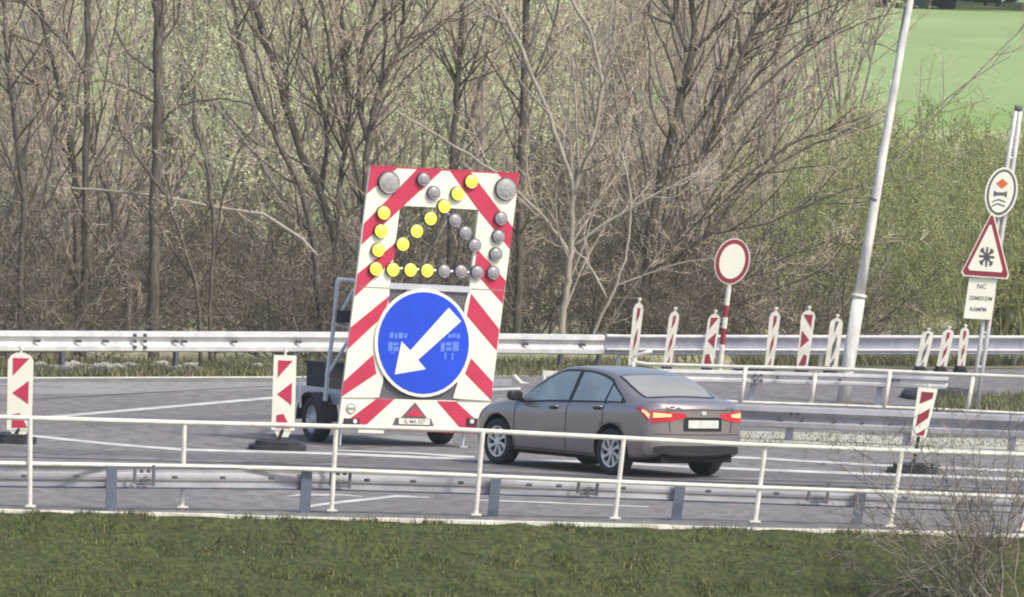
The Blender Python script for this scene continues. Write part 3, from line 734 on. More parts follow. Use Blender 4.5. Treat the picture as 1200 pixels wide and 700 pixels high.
for s_ in (-.04, 1.95):
    c = TP(s_, .75, .335); b = MB(); tyre(b, c, tsd, .335, .22); w = b.build('wheel', m_black, tr, smooth=True)
    b = MB(); N = 24; vs = []
    for k, o in ((.62, .09), (.55, .04), (.45, .02), (.30, .05), (.16, .09), (.02, .095)):
        for i in range(N):
            a = 6.283 * i / N; vs.append(c + (tfw * math.cos(a) + Vector((0, 0, 1)) * math.sin(a)) * (.335 * k) - tsd * (o if s_ < 1 else -o))
    b.add(vs, [(j * N + i, j * N + (i + 1) % N, (j + 1) * N + (i + 1) % N, (j + 1) * N + i) for j in range(5) for i in range(N)]); b.build('rim', m_steel, w)
    b = MB(); ang = [math.pi * k / 10 for k in range(11)]; pts = [c + tfw * (.42 * math.cos(a)) + Vector((0, 0, .40 * math.sin(a))) for a in ang]
    vs = []
    for p in pts: vs += [p - tsd * .16, p + tsd * .16, p * 1 + tsd * .16 + Vector((0, 0, -.02)), p - tsd * .16 + Vector((0, 0, -.02))]
    b.add(vs, [(4 * i + k, 4 * i + (k + 1) % 4, 4 * i + 4 + (k + 1) % 4, 4 * i + 4 + k) for i in range(10) for k in range(4)]); b.build('fender', m_black, tr)
for x, y in ((403, 504), (547, 508)):
    b = MB(); b.tube([B(x, y - 3, -.1), B(x - 2, 525 if x > 500 else 524, -.1)], .022, 6); b.box(B(x - 2, 524, -.1), tsd * .06, tfw * .06, Vector((0, 0, .01))); b.build('support_leg', m_steel, tr)
b = MB()
def T2(px, py, k=0): return P(px, py, d_b + .7 + k)
for seg in ([(396, 327.5), (390.5, 386), (383, 442)], [(395, 327.5), (431, 330)], [(415, 338), (396, 374)], [(392, 380), (425, 386)], [(409, 398), (383, 440)], [(431, 330), (424, 386), (415, 450)]):
    b.tube([T2(*q) for q in seg], .028 if seg[0][1] > 330 and len(seg) < 3 else .036, 6)
b.build('mast_frame', m_steel, tr)
b = MB(); b.box(T2(402, 371), tsd * .09, tfw * .1, Vector((0, 0, .09))); b.build('hydraulic_unit', m_black, tr)
b = MB(); b.tube([T2(384, 442), T2(381, 470)], .04, 6); b.build('winch_post', m_steel, tr)
b = MB(); b.tube([T2(352, 478), T2(351, 448), T2(356, 440)], .018, 6); b.build('handle_bar', m_steel, tr)

# ------------------------------------------------------------------ small pale things beyond the bonnet
t = thing('guardrail_end', G(640, 447), 'small white guardrail end piece on the road beyond the car bonnet', 'guardrail end')
d0 = dep(G(640, 450))
b = MB(); b.tube([flat(602, 440), flat(611, 449.5), flat(622, 452), (flat(648, 455))], .035, 8); b.tube([flat(604, 452), flat(612, 449)], .03, 6); b.build('curved_bar', m_white, t)
b = MB(); b.prism([flat(x, y) for x, y in ((636, 434), (668, 436), (668, 441), (636, 441))], n, .15, 0); b.tube([flat(638, 441), flat(637, 452)], .03, 6); b.tube([flat(664, 441), flat(663, 452)], .03, 6); b.build('plate', m_white, t)
# ------------------------------------------------------------------ grey saloon car
def pch(xs, ys):
    xs = np.array(xs, float); ys = np.array(ys, float); h = np.diff(xs); d = np.diff(ys) / h
    m = np.zeros(len(xs)); m[0] = d[0]; m[-1] = d[-1]
    for i in range(1, len(xs) - 1):
        if d[i - 1] * d[i] > 0:
            w1 = 2 * h[i] + h[i - 1]; w2 = h[i] + 2 * h[i - 1]; m[i] = (w1 + w2) / (w1 / d[i - 1] + w2 / d[i])
    def f(x):
        x = min(max(x, xs[0]), xs[-1]); i = min(max(int(np.searchsorted(xs, x)) - 1, 0), len(xs) - 2); t = (x - xs[i]) / h[i]
        return float((2 * t**3 - 3 * t**2 + 1) * ys[i] + (t**3 - 2 * t**2 + t) * h[i] * m[i] + (-2 * t**3 + 3 * t**2) * ys[i + 1] + (t**3 - t**2) * h[i] * m[i + 1])
    return f
c_top = pch([-2.33, -2.27, -2.20, -2.0, -1.78, -1.5, -1.2, -.8, -.3, .05, .35, .7, .98, 1.2, 1.6, 1.95, 2.15, 2.24, 2.29],
            [.98, 1.055, 1.085, 1.10, 1.115, 1.245, 1.36, 1.44, 1.472, 1.462, 1.38, 1.19, 1.035, 1.0, .93, .845, .765, .70, .63])
c_belt = pch([-2.33, -2.2, -2.0, -1.5, -1.0, 0, .9, 1.3, 1.8, 2.1, 2.29], [.92, .985, 1.01, 1.0, .975, .93, .89, .875, .80, .70, .58])
c_bot = pch([-2.33, -2.2, -1.9, -1.4, -1, 1, 1.5, 2.0, 2.29], [.40, .30, .25, .21, .19, .19, .19, .2, .27])
c_w = pch([-2.33, -2.2, -1.9, -1.35, -.6, .3, 1.2, 1.7, 2.0, 2.18, 2.29], [.80, .84, .868, .888, .89, .89, .885, .865, .83, .79, .74])
c_roofw = pch([-2.33, -1.9, -1.5, -.9, 0, .5, 1.0], [.70, .68, .60, .585, .60, .64, .70])
V_ = [0, 1, 2, 3, 4, 5, 6, 7, 8, 9, 10, 11]
def car_sec(x):
    zt, zb, bz, w = c_top(x), c_bot(x), c_belt(x), c_w(x); hgt = zt - bz
    cab = min(max((hgt - .12) / .30, 0), 1)
    rw = c_roofw(x)
    wb = w * .945
    wt = wb + (rw - wb) * min(1, hgt / .47) if cab > 0 else wb * .78
    wt = wt * cab + wb * .80 * (1 - cab)
    pts = [(0, zb), (w * .80, zb), (w * .955, zb + .05), (w * .992, zb + .20), (w, (zb + bz) / 2 + .02), (w * .992, bz - .13), (w * .975, bz - .05), (wb, bz),
           (wb + (wt - wb) * .5, bz + (hgt - .035) * .5 + (1 - cab) * hgt * .2), (wt, zt - .055 * cab - (1 - cab) * hgt * .18), (wt * .72, zt - .014), (0, zt)]
    return pts
def bow(x, y):
    k = (abs(y) / .88)
    if x < -1.6: return .26 * ((-1.6 - x) / .73) ** 2 * k ** 2.6
    if x > 1.3: return -.42 * ((x - 1.3) / 1.0) ** 2 * k ** 2.2
    return 0
def car_S(x, v, side=1, off=0.0):
    def raw(x, v):
        p = car_sec(x); v = max(0, min(11, v)); i = min(int(v), 10); t = v - i
        p0 = p[max(i - 1, 0)] if i > 0 else (-p[1][0], p[1][1]); p1 = p[i]; p2 = p[i + 1]; p3 = p[i + 2] if i < 10 else (-p[10][0], p[10][1])
        f = .5
        def cr(a, b, c, d): return b + t * ((c - a) * f) + t * t * (2 * a * f - 2.5 * b * 1 + 2 * c - .5 * d if False else (a - 2.5 * b + 2 * c - .5 * d)) + t**3 * (-.5 * a + 1.5 * b - 1.5 * c + .5 * d)
        y = cr(p0[0], p1[0], p2[0], p3[0]); z = cr(p0[1], p1[1], p2[1], p3[1])
        if i in (0,): y = p1[0] + t * (p2[0] - p1[0]); z = p1[1]
        y = max(y, 0)
        return Vector((x + bow(x, y), y * side, z))
    p = raw(x, v)
    if off:
        e = .02; a = raw(x + e, v) - raw(x - e, v); b_ = raw(x, min(v + .05, 11)) - raw(x, max(v - .05, 0)); nn = a.cross(b_)
        if nn.length < 1e-9: nn = Vector((0, 0, 1))
        nn.normalize(); cen = Vector((x, 0, .75 if v < 8.5 else .5))
        if nn.dot(p - cen) < 0: nn = -nn
        p = p + nn * off
    return p
CAR_PSI = R_(54); CS = 1.02
cf = Vector((-math.cos(CAR_PSI), math.sin(CAR_PSI), 0)); cl_ = Vector((-math.sin(CAR_PSI), -math.cos(CAR_PSI), 0)); cz = Vector((0, 0, 1))
# the carriageway falls a little towards the left: roll with the camera-visible lean
CO = G(706, 550.5)
tl = R_(0.0); ct = math.cos(tl); rotm = Matrix.Rotation(tl, 3, Vector((0, 1, 0)))
nd = Matrix.Rotation(R_(0), 3, -cl_)
cf, cl_, cz = [nd @ (rotm @ q) for q in (cf, cl_, cz)]
def CW(p): return CO + (cf * p[0] + cl_ * p[1] + cz * p[2]) * CS
m_paint = mat('car_paint', (.34, .305, .305), .28, metal=.6, c2=(.31, .28, .285), scale=1, coat=.5)
m_glass = mat('side_glass', (.36, .42, .43), .06, metal=.35, c2=(.22, .27, .29), scale=1.3, spec=.8)
m_rglass = mat('rear_glass_glare', (.50, .49, .43), .16, metal=.45, c2=(.40, .40, .36), scale=1, spec=.8)  # pale cream base: reflected sky glare painted into the glass colour
m_trim = mat('black_trim', (.02, .02, .025), .45)
m_well = mat('wheel_well', (.012, .012, .014), .9)
m_tail = mat('tail_lamp_red', (.62, .03, .05), .2, c2=(.5, .02, .04), scale=6, emit=((1, .10, .08), .04))
m_tailw = mat('tail_lamp_pale', (.85, .66, .35), .2, scale=6, emit=((1, .6, .2), .25))
m_alloy = mat('alloy', (.80, .79, .77), .3, metal=.4, scale=5)
m_plate = mat('blurred_plate', (.72, .73, .66), .5, c2=(.52, .54, .50), scale=9)
car = thing('parked_car' if False else 'saloon_car', CO, 'grey four-door saloon car seen from behind on its left side, driving off past the trailer', 'car')
# body
b = MB(); NX = 96; xs_ = [-2.33 + 4.62 * (.5 - .5 * math.cos(math.pi * i / NX)) * .35 + 4.62 * (i / NX) * .65 for i in range(NX + 1)]
xs_[-1] = 2.29
vv = [0, .5, 1, 1.5, 2, 2.5, 3, 3.5, 4, 4.5, 5, 5.25, 5.5, 5.75, 6, 6.25, 6.5, 6.75, 7, 7.33, 7.66, 8, 8.33, 8.66, 9, 9.2, 9.4, 9.6, 9.8, 10, 10.25, 10.5, 10.75, 11]
ringv = [(v, 1) for v in vv] + [(v, -1) for v in vv[-2:0:-1]]
nr = len(ringv)
vs = [car_S(x, v, s) for x in xs_ for v, s in ringv]
fs = [(i * nr + k, (i + 1) * nr + k, (i + 1) * nr + (k + 1) % nr, i * nr + (k + 1) % nr) for i in range(NX) for k in range(nr)]
# end caps as horizontal strips
NY = 10
def cap(i, flip):
    idx = {}
    base = i * nr
    for q in range(len(vv)):
        L = base + q; Rr = base + (nr - q) % nr
        rowi = [L]
        if q not in (0, len(vv) - 1):
            pl, pr = vs[L], vs[Rr]
            for j in range(1, NY):
                t = j / NY; y = pl.y + (pr.y - pl.y) * t; x0 = xs_[i]; vs.append(Vector((x0 + bow(x0, y), y, pl.z))); rowi.append(len(vs) - 1)
            rowi.append(Rr)
        else: rowi = [L] * (NY + 1)
        idx[q] = rowi
    for q in range(len(vv) - 1):
        for j in range(NY):
            f = [idx[q][j], idx[q][j + 1], idx[q + 1][j + 1], idx[q + 1][j]]
            g_ = []
            for a in f:
                if a not in g_: g_.append(a)
            if len(g_) > 2: fs.append(tuple(g_ if flip else g_[::-1]))
cap(0, False); cap(NX, True)
b.add([CW(v) for v in vs], fs); body = b.build('body', [m_paint, m_well], car, smooth=True)
import bmesh
bm = bmesh.new(); bm.from_mesh(body.data); bmesh.ops.recalc_face_normals(bm, faces=bm.faces); bm.to_mesh(body.data); bm.free()
WBX = (1.35, -1.35); WR = .325
for wx in WBX:
    for sd_ in (1, -1):
        cb = MB(); N = 40; vs2 = []
        for yy in (.60, 1.1):
            for i in range(N):
                a = 6.283185 * i / N; vs2.append(CW((wx + math.cos(a) * .385, yy * sd_, WR + .01 + math.sin(a) * .385)))
        cb.add(vs2, [tuple(range(N))[::-1], tuple(range(N, 2 * N))] + [(i, (i + 1) % N, N + (i + 1) % N, N + i) for i in range(N)])
        c_ = cb.build('cutter', [m_well], None, org=CO)
        bm = bmesh.new(); bm.from_mesh(c_.data); bmesh.ops.recalc_face_normals(bm, faces=bm.faces); bm.to_mesh(c_.data); bm.free()
        md = body.modifiers.new('b', 'BOOLEAN'); md.operation = 'DIFFERENCE'; md.solver = 'EXACT'; md.object = c_
        bpy.context.view_layer.update()
        me2 = bpy.data.meshes.new_from_object(body.evaluated_get(bpy.context.evaluated_depsgraph_get()))
        body.modifiers.clear(); body.data = me2; bpy.data.objects.remove(c_)
me2 = body.data
# faces of the wheel wells get the dark material and flat shading
inv = []
for p in me2.polygons:
    c = p.center + CO; r = (c - CO) / CS; x, y, z = r.dot(cf), r.dot(cl_), r.dot(cz)
    for wx in WBX:
        d = math.hypot(x - wx, z - WR - .01)
        if (abs(d - .385) < .02 and .59 < abs(y) and abs(p.normal.dot(cl_)) < .35) or (abs(abs(y) - .60) < .01 and d < .39): p.material_index = 1; p.use_smooth = False
def patch(name, x0, x1, f0, f1, off, m, side=1, nx=16, nv=6, parent=None, mb=None, mi=0):
    """surface patch between v=f0(x) and v=f1(x)"""
    bb = mb or MB(); vs = []
    for i in range(nx + 1):
        x = x0 + (x1 - x0) * i / nx; a, c = f0(x), f1(x)
        for j in range(nv + 1): vs.append(CW(car_S(x, a + (c - a) * j / nv, side, off)))
    bb.add(vs, [(i * (nv + 1) + j, (i + 1) * (nv + 1) + j, (i + 1) * (nv + 1) + j + 1, i * (nv + 1) + j + 1) for i in range(nx) for j in range(nv)], mi)
    if mb is None: return bb.build(name, m, parent or car, smooth=True)
def lin(*p): return lambda x: interp(x, p)
# side windows: dark surround then panes
for sd_ in (1, -1):
    top = lin((-1.60, 7.35), (-1.42, 8.0), (-1.1, 8.85), (-.6, 9.0), (.1, 8.95), (.35, 8.85), (.6, 8.6), (.95, 7.3))
    bb = MB(); patch('', -1.60, .98, lambda x: 7.12, top, .006, None, sd_, 40, 6, mb=bb); bb.build('window_frame', m_trim, car, smooth=True)
    for (a, c) in ((-.27, .86), (-1.12, -.36), (-1.50, -1.17)):
        tp = lambda x: max(7.25, interp(x, [(-1.60, 7.3), (-1.42, 7.8), (-1.1, 8.62), (-.6, 8.82), (.1, 8.76), (.35, 8.62), (.6, 8.3), (.95, 7.25)]))
        patch('side_window', a, c, lambda x: 7.22, tp, .012, m_glass, sd_, 20, 5)
# windscreen and rear window (crossing the centre line)
def across(name, xe, vlo, off, m, inset=0):
    """xe(y fraction) -> x range; grid over both sides"""
    bb = MB(); nx, ny = 12, 16; vs = []
    for i in range(nx + 1):
        for j in range(-ny, ny + 1):
            s = j / ny; x = xe[0] + (xe[1] - xe[0]) * i / nx; lo = vlo(x); vs.append(CW(car_S(x, 11 - (11 - lo) * abs(s), 1 if s >= 0 else -1, off)))
    k = 2 * ny + 1
    bb.add(vs, [(i * k + j, (i + 1) * k + j, (i + 1) * k + j + 1, i * k + j + 1) for i in range(nx) for j in range(k - 1)])
    return bb.build(name, m, car, smooth=True)
across('windscreen', (.12, .93), lambda x: 9.5, .006, m_glass)
across('rear_window_frame', (-1.80, -1.08), lambda x: 9.42, .005, m_trim)
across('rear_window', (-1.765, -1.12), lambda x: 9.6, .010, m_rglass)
# seams, sills, handles
for sd_ in (1, -1):
    bb = MB()
    for x0 in (.93, -.30, -1.16):
        patch('', x0, x0 + .014, lambda x: 2.4, lambda x: 7.1 if x0 > -1 else 7.1, .003, None, sd_, 1, 24, mb=bb)
    patch('', -.98, .95, lambda x: 2.25, lambda x: 2.32, .004, None, sd_, 24, 1, mb=bb)
    bb.build('door_seams', m_trim, car)
    bb = MB(); patch('', -1.0, 1.0, lambda x: .9, lambda x: 2.05, .006, None, sd_, 24, 4, mb=bb); bb.build('sill_trim', m_trim, car, smooth=True)
    for hx in (.02, -1.02):
        p = car_S(hx, 6.1, sd_, .0); b = MB()
        q = [CW(car_S(hx + d, 6.08 + (.03 if abs(d) < .08 else 0), sd_, .03 if abs(d) < .09 else .0)) for d in (-.11, -.08, 0, .08, .11)]
        b.tube(q, [.012, .017, .018, .017, .012], 6); b.tube([CW(car_S(hx - .07, 5.85, sd_, .004)), CW(car_S(hx + .07, 5.85, sd_, .004))], .028, 6, 1); b.build('door_handle', [m_paint, m_trim], car, smooth=True)
    # mirror
    b = MB(); c = CW((.80, sd_ * .985, 1.0)); vs = []
    for i, (xx, r) in enumerate(((-.055, .75), (-.05, .9), (-.01, 1.0), (.05, .92), (.09, .6), (.105, .2))):
        for k in range(14):
            a = 6.283 * k / 14; vs.append(c + (cf * xx + cl_ * (.115 * r * math.copysign(abs(math.cos(a)) ** .7, math.cos(a))) + cz * (.075 * r * math.copysign(abs(math.sin(a)) ** .7, math.sin(a)))) * CS)
    b.add(vs, [(i * 14 + k, i * 14 + (k + 1) % 14, i * 14 + 14 + (k + 1) % 14, i * 14 + 14 + k) for i in range(5) for k in range(14)] + [tuple(range(14))[::-1], tuple(range(70, 84))], 0)
    b.tube([CW((.80, sd_ * .83, .93)), CW((.80, sd_ * .95, .965))], .03, 6, 1); b.m[-1 - 1] = 0
    b.build('mirror', [m_trim, m_trim], car, smooth=True)
# tail: lamps wrap from the side to the back
def rear(y, z, off=.0):
    x0 = -2.33; w = c_w(x0); return CW((x0 + bow(x0, y) - off, y, z))
def rpatch(mb, poly_top, poly_bot, y0, y1, off, mi, n_=14):
    vs = []
    for i in range(n_ + 1):
        y = y0 + (y1 - y0) * i / n_; a, c = interp(y, poly_bot), interp(y, poly_top)
        for j in range(5): vs.append(rear(y, a + (c - a) * j / 4, off))
    mb.add(vs, [(i * 5 + j, (i + 1) * 5 + j, (i + 1) * 5 + j + 1, i * 5 + j + 1) for i in range(n_) for j in range(4)], mi)
for sd_ in (1, -1):
    bb = MB()
    if sd_ == 1: rpatch(bb, [(.3, .905), (.78, .945)], [(.3, .845), (.5, .80), (.78, .77)], .30, .775, .012, 0)
    else: rpatch(bb, [(-.78, .945), (-.3, .905)], [(-.78, .77), (-.5, .80), (-.3, .845)], -.775, -.30, .012, 0)
    if sd_ == 1: rpatch(bb, [(.5, .895), (.76, .915)], [(.5, .86), (.76, .84)], .52, .76, .018, 1)
    else: rpatch(bb, [(-.76, .915), (-.5, .895)], [(-.76, .84), (-.5, .86)], -.76, -.52, .018, 1)
    patch('', -2.33, -1.93, lin((-2.33, 4.85), (-2.15, 5.1), (-1.93, 5.85)), lin((-2.33, 6.55), (-2.1, 6.35), (-1.93, 6.05)), .010, None, sd_, 12, 5, mb=bb, mi=0)
    patch('', -2.33, -2.14, lin((-2.33, 5.35), (-2.14, 5.5)), lin((-2.33, 6.25), (-2.14, 6.1)), .016, None, sd_, 8, 5, mb=bb, mi=1)
    bb.build('tail_lamp', [m_tail, m_tailw], car, smooth=True)
b = MB(); rpatch(b, [(-.34, .86), (.34, .86)], [(-.30, .66), (.30, .66)], -.33, .33, .006, 0); rpatch(b, [(-.3, .875), (.3, .875)], [(-.3, .855), (.3, .855)], -.30, .30, .022, 1); b.build('plate_recess', [m_trim, m_paint], car)
b = MB(); rpatch(b, [(-.26, .815), (.26, .815)], [(-.26, .705), (.26, .705)], -.26, .26, .016, 0); b.build('number_plate', m_plate, car)
b = MB(); rpatch(b, [(-.74, .43), (-.6, .46), (.6, .46), (.74, .43)], [(-.74, .34), (.74, .34)], -.74, .74, .008, 0); b.build('bumper_insert', m_trim, car)
b = MB(); rpatch(b, [(-.72, .618), (.72, .618)], [(-.72, .608), (.72, .608)], -.72, .72, .004, 0); b.build('bumper_seam', m_trim, car)
b = MB(); rpatch(b, [(-.80, .958), (.80, .958)], [(-.80, .95), (.80, .95)], -.72, .72, .004, 0)
for sy in (.56, -.56): b.tube([rear(sy, .95, .002), rear(sy * .93, .64, .002)], .005, 4)
b.build('boot_seam', m_trim, car)
b = MB(); b.prism([rear(.045 * math.cos(a / 10 * 6.283), .915 + .03 * math.sin(a / 10 * 6.283), .012) for a in range(10)], -cf, .008, 0); b.build('badge', m_alloy, car)
for sd_ in (1, -1):
    bb = MB(); patch('', 1.72, 2.26, lin((1.72, 6.15), (2.26, 5.3)), lin((1.72, 6.6), (2.26, 6.6)), .008, None, sd_, 12, 4, mb=bb); bb.build('headlight', m_glass, car, smooth=True)
# wheels
for wx in WBX:
    for sd_ in (1, -1):
        c = CW((wx, sd_ * .775, WR)); axd = cl_ * sd_
        b = MB(); up3 = cz; N = 40
        prof = [(.66, .085), (.72, .10), (.90, .112), (.96, .10), (1.0, .07), (1.0, -.07), (.96, -.10), (.9, -.11), (.66, -.09)]
        vs = []
        for i in range(N):
            a = 6.283185 * i / N
            for q, o in prof: vs.append(c + ((cf * math.cos(a) + cz * math.sin(a)) * (WR * q) + axd * o) * CS)
        m = len(prof); b.add(vs, [(i * m + k, i * m + (k + 1) % m, ((i + 1) % N) * m + (k + 1) % m, ((i + 1) % N) * m + k) for i in range(N) for k in range(m)])
        whl = b.build('wheel', m_black, car, smooth=True)
        b = MB()
        def WP(r, a, o): return c + ((cf * math.cos(a) + cz * math.sin(a)) * r + axd * o) * CS
        # outer lip
        vs = []
        for i in range(N):
            a = 6.283185 * i / N
            for r, o in ((.218, .06), (.218, .098), (.200, .095), (.196, .05)): vs.append(WP(r, a, o))
        b.add(vs, [(i * 4 + k, i * 4 + (k + 1) % 4, ((i + 1) % N) * 4 + (k + 1) % 4, ((i + 1) % N) * 4 + k) for i in range(N) for k in range(4)], 0)
        # dark back dish
        b.add([WP(.205, 6.283 * i / N, .03) for i in range(N)], [tuple(range(N))], 1)
        for s_ in range(8):
            a0 = s_ * math.pi / 4 + .2
            q = [(.045, -.22), (.045, .30), (.12, .20), (.205, .36), (.205, .02), (.12, -.06)]
            pts = [WP(r, a0 + da * (1.0 if r > .05 else 1.6), .092 if r > .05 else .088) for r, da in q]
            b.prism(pts, axd, .03, 0)
        b.prism([WP(.055, 6.283 * i / 16, .098) for i in range(16)], axd, .04, 0)
        b.build('rim', [m_alloy, m_trim], whl)
b = MB(); b.box(CW((-2.02, 0, .30)), cf * .18, cl_ * .62, cz * .08); b.box(CW((0, 0, .24)), cf * 1.9, cl_ * .62, cz * .05); b.build('underbody', m_well, car)
b = MB()
for yy in (.35, -.35):
    b.box(CW((-.05 , yy, .93)), cf * .10, cl_ * .22, cz * .25)
b.box(CW((-.9, 0, .90)), cf * .12, cl_ * .60, cz * .18); b.build('seats', m_trim, car)
# ------------------------------------------------------------------ trees
m_bark = multi('bark_dark', [(.125, .112, .093), (.20, .175, .14), (.08, .072, .062)], [5, 22], stretch=(1, 1, .25))
m_barkl = multi('bark_pale', [(.36, .33, .27), (.24, .21, .17), (.42, .39, .33)], [4, 18], stretch=(1, 1, .25))
m_twig = mat('twig_brown', (.46, .37, .30), .85, c2=(.31, .25, .22), scale=2.5, spec=.2)
m_twigd = mat('twig_dark', (.15, .135, .105), .85, c2=(.085, .08, .062), scale=2.5, spec=.2)
m_twigt = mat('twig_tan', (.66, .55, .41), .85, c2=(.50, .41, .31), scale=2.0, spec=.2)
m_twigg = mat('twig_olive', (.28, .285, .15), .85, c2=(.18, .19, .10), scale=2.0, spec=.2)
m_bud = mat('young_leaf', (.56, .60, .32), .7, c2=(.46, .50, .24), scale=3, spec=.2)
m_budt = mat('bud_tan', (.68, .62, .44), .8, c2=(.56, .49, .34), scale=3, spec=.2)
Z = Vector((0, 0, 1))
def rvec(rg): return Vector((rg.gauss(0, 1), rg.gauss(0, 1), rg.gauss(0, 1)))
def limb(rg, p, d, L, n, wob, up=.0):
    pts = [p.copy()]; d = d.normalized(); s = L / n
    for i in range(n):
        d = (d + rvec(rg) * wob + Z * up).normalized(); pts.append(pts[-1] + d * s)
    return pts
def at(pts, t):
    f = t * (len(pts) - 1); i = min(int(f), len(pts) - 2); return pts[i].lerp(pts[i + 1], f - i), (pts[i + 1] - pts[i]).normalized()
def fork(rg, d, ang):
    o = d.cross(rvec(rg)); o = o.normalized() if o.length > 1e-4 else d.orthogonal(); return (d * math.cos(ang) + o * math.sin(ang)).normalized()
def twigs(rg, mb, pts, t0, n, L, r, depth, mis, up=.05, leaf=None, flat=1.0):
    for _ in range(n):
        t = t0 + (1 - t0) * rg.random(); p, d = at(pts, t); nd_ = fork(rg, d, rg.uniform(.35, 1.05))
        l = L * rg.uniform(.5, 1.2) * (1.15 - .6 * t)
        k = 4 if depth else 3
        q = limb(rg, p, nd_, l, k, .16, up); rr = r * rg.uniform(.7, 1.2)
        mb.tube(q, [rr * (1 - .75 * i / k) for i in range(k + 1)], 3, rg.choice(mis), cap=False)
        if depth: twigs(rg, mb, q, .15, max(2, int(n * .0) + (5 if depth > 1 else 4)), L * .45, r * .6, depth - 1, mis, up, leaf)
        if leaf and depth <= 1:
            for _ in range(leaf[0]):
                c, _d = at(q, rg.random()); a = rvec(rg).normalized() * leaf[1] * rg.uniform(.5, 1.2); e = a.cross(rvec(rg)).normalized() * leaf[1] * .55
                mb.add([c, c + a * .5 + e, c + a, c + a * .5 - e], [(0, 1, 2, 3)], leaf[2])
def proto(kind, seed):
    rg = random.Random(seed); tk, cr = MB(), MB(); O = Vector((0, 0, 0))
    if kind == 'sapling':       # several slender stems from the ground
        for s in range(rg.randint(3, 5)):
            d = Vector((rg.gauss(0, .30), rg.gauss(0, .3), 1)); L = rg.uniform(6, 9.5)
            q = limb(rg, O + Vector((rg.gauss(0, .15), rg.gauss(0, .15), 0)), d, L, 12, .07, .03); r0_ = rg.uniform(.03, .06)
            tk.tube(q, [r0_ * (1 - .85 * i / 12) + .004 for i in range(13)], 5)
            for _ in range(rg.randint(8, 12)):
                t = rg.uniform(.12, .95); p, dd = at(q, t); bq = limb(rg, p, fork(rg, dd, rg.uniform(.4, .9)), L * .32 * (1.25 - t) * rg.uniform(.6, 1.3), 6, .10, .06)
                rr = r0_ * .42 * (1.1 - t * .6); tk.tube(bq, [rr * (1 - .8 * i / 6) + .003 for i in range(7)], 4, cap=False)
                twigs(rg, cr, bq, .1, 6, .75, .0065, 1, [0, 0, 1], .06, (3, .021, 2))
    elif kind == 'tree':
        L = rg.uniform(9, 12); q = limb(rg, O, Vector((rg.gauss(0, .08), rg.gauss(0, .08), 1)), L, 14, .04, .03); r0_ = rg.uniform(.08, .16)
        tk.tube(q, [r0_ * (1.15 - .9 * i / 14) for i in range(15)], 8)
        for _ in range(24):
            t = rg.uniform(.10, .97); p, dd = at(q, t); l = L * .40 * (1.2 - t) * rg.uniform(.5, 1.2); bq = limb(rg, p, fork(rg, dd, rg.uniform(.5, 1.1)), l, 8, .09, .05)
            rr = r0_ * .38 * (1.15 - t); tk.tube(bq, [rr * (1 - .82 * i / 8) + .003 for i in range(9)], 5, cap=False)
            for _ in range(4):
                t2 = rg.uniform(.15, .9); p2, d2 = at(bq, t2); b2 = limb(rg, p2, fork(rg, d2, rg.uniform(.4, .9)), l * .45 * rg.uniform(.5, 1.2), 5, .12, .05)
                tk.tube(b2, [rr * .4 * (1 - .75 * i / 5) + .003 for i in range(6)], 4, cap=False); twigs(rg, cr, b2, .1, 5, .6, .006, 1, [0, 1], .06, (3, .024, 2))
            twigs(rg, cr, bq, .3, 4, .7, .006, 1, [0, 1], .06, (3, .024, 2))
    elif kind == 'pale':        # distant trees hazed with tiny new leaves
        L = rg.uniform(8, 11)
        for s in range(4):
            q = limb(rg, O + Vector((rg.gauss(0, .3), rg.gauss(0, .3), 0)), Vector((rg.gauss(0, .22), rg.gauss(0, .2), 1)), L, 10, .06, .02); r0_ = rg.uniform(.03, .06)
            tk.tube(q, [r0_ * (1 - .85 * i / 10) + .004 for i in range(11)], 5)
            for _ in range(16):
                p, dd = at(q, rg.uniform(.05, .97)); bq = limb(rg, p, fork(rg, dd, rg.uniform(.4, 1.0)), rg.uniform(1, 2.6), 6, .10, .06); tk.tube(bq, [.014 * (1 - .8 * i / 6) + .003 for i in range(7)], 3, cap=False)
                twigs(rg, cr, bq, .1, 6, .8, .007, 1, [0, 1], .06, (9, .042, 2))
    elif kind == 'brush':       # low tangled scrub
        for s in range(16):
            d = Vector((rg.gauss(0, .7), rg.gauss(0, .7), 1)); L = rg.uniform(1.2, 3.2)
            q = limb(rg, O + Vector((rg.gauss(0, .5), rg.gauss(0, .5), 0)), d, L, 7, .16, .0); r0_ = rg.uniform(.010, .022)
            tk.tube(q, [r0_ * (1 - .7 * i / 7) for i in range(8)], 4, cap=False)
            twigs(rg, cr, q, .05, 12, .8, .006, 1, [0, 0, 0, 1], .0, (1, .04, 0))
    elif kind == 'willow':      # olive bushes coming into leaf
        for s in range(18):
            d = Vector((rg.gauss(0, .38), rg.gauss(0, .38), 1)); L = rg.uniform(2.6, 4.6)
            q = limb(rg, O + Vector((rg.gauss(0, .3), rg.gauss(0, .3), 0)), d, L, 8, .08, .02); r0_ = rg.uniform(.012, .026)
            tk.tube(q, [r0_ * (1 - .75 * i / 8) + .002 for i in range(9)], 4, cap=False)
            twigs(rg, cr, q, .1, 14, .8, .0055, 1, [0, 0, 1], .10, (9, .036, 2))
    return tk, cr
m_barkm = multi('bark_grey_brown', [(.24, .215, .18), (.33, .30, .24), (.17, .155, .135)], [5, 22], stretch=(1, 1, .25))
m_leafo = mat('olive_leaf', (.38, .42, .19), .7, c2=(.25, .28, .12), scale=1.2, spec=.2)
MATS = {'sapling': (m_barkm, [m_twig, m_twigt, m_budt]), 'tree': (m_barkm, [m_twig, m_twigt, m_bud]), 'brush': (m_bark, [m_twigd, m_twig, m_budt]), 'willow': (m_twigg, [m_twigg, m_twigg, m_leafo])}
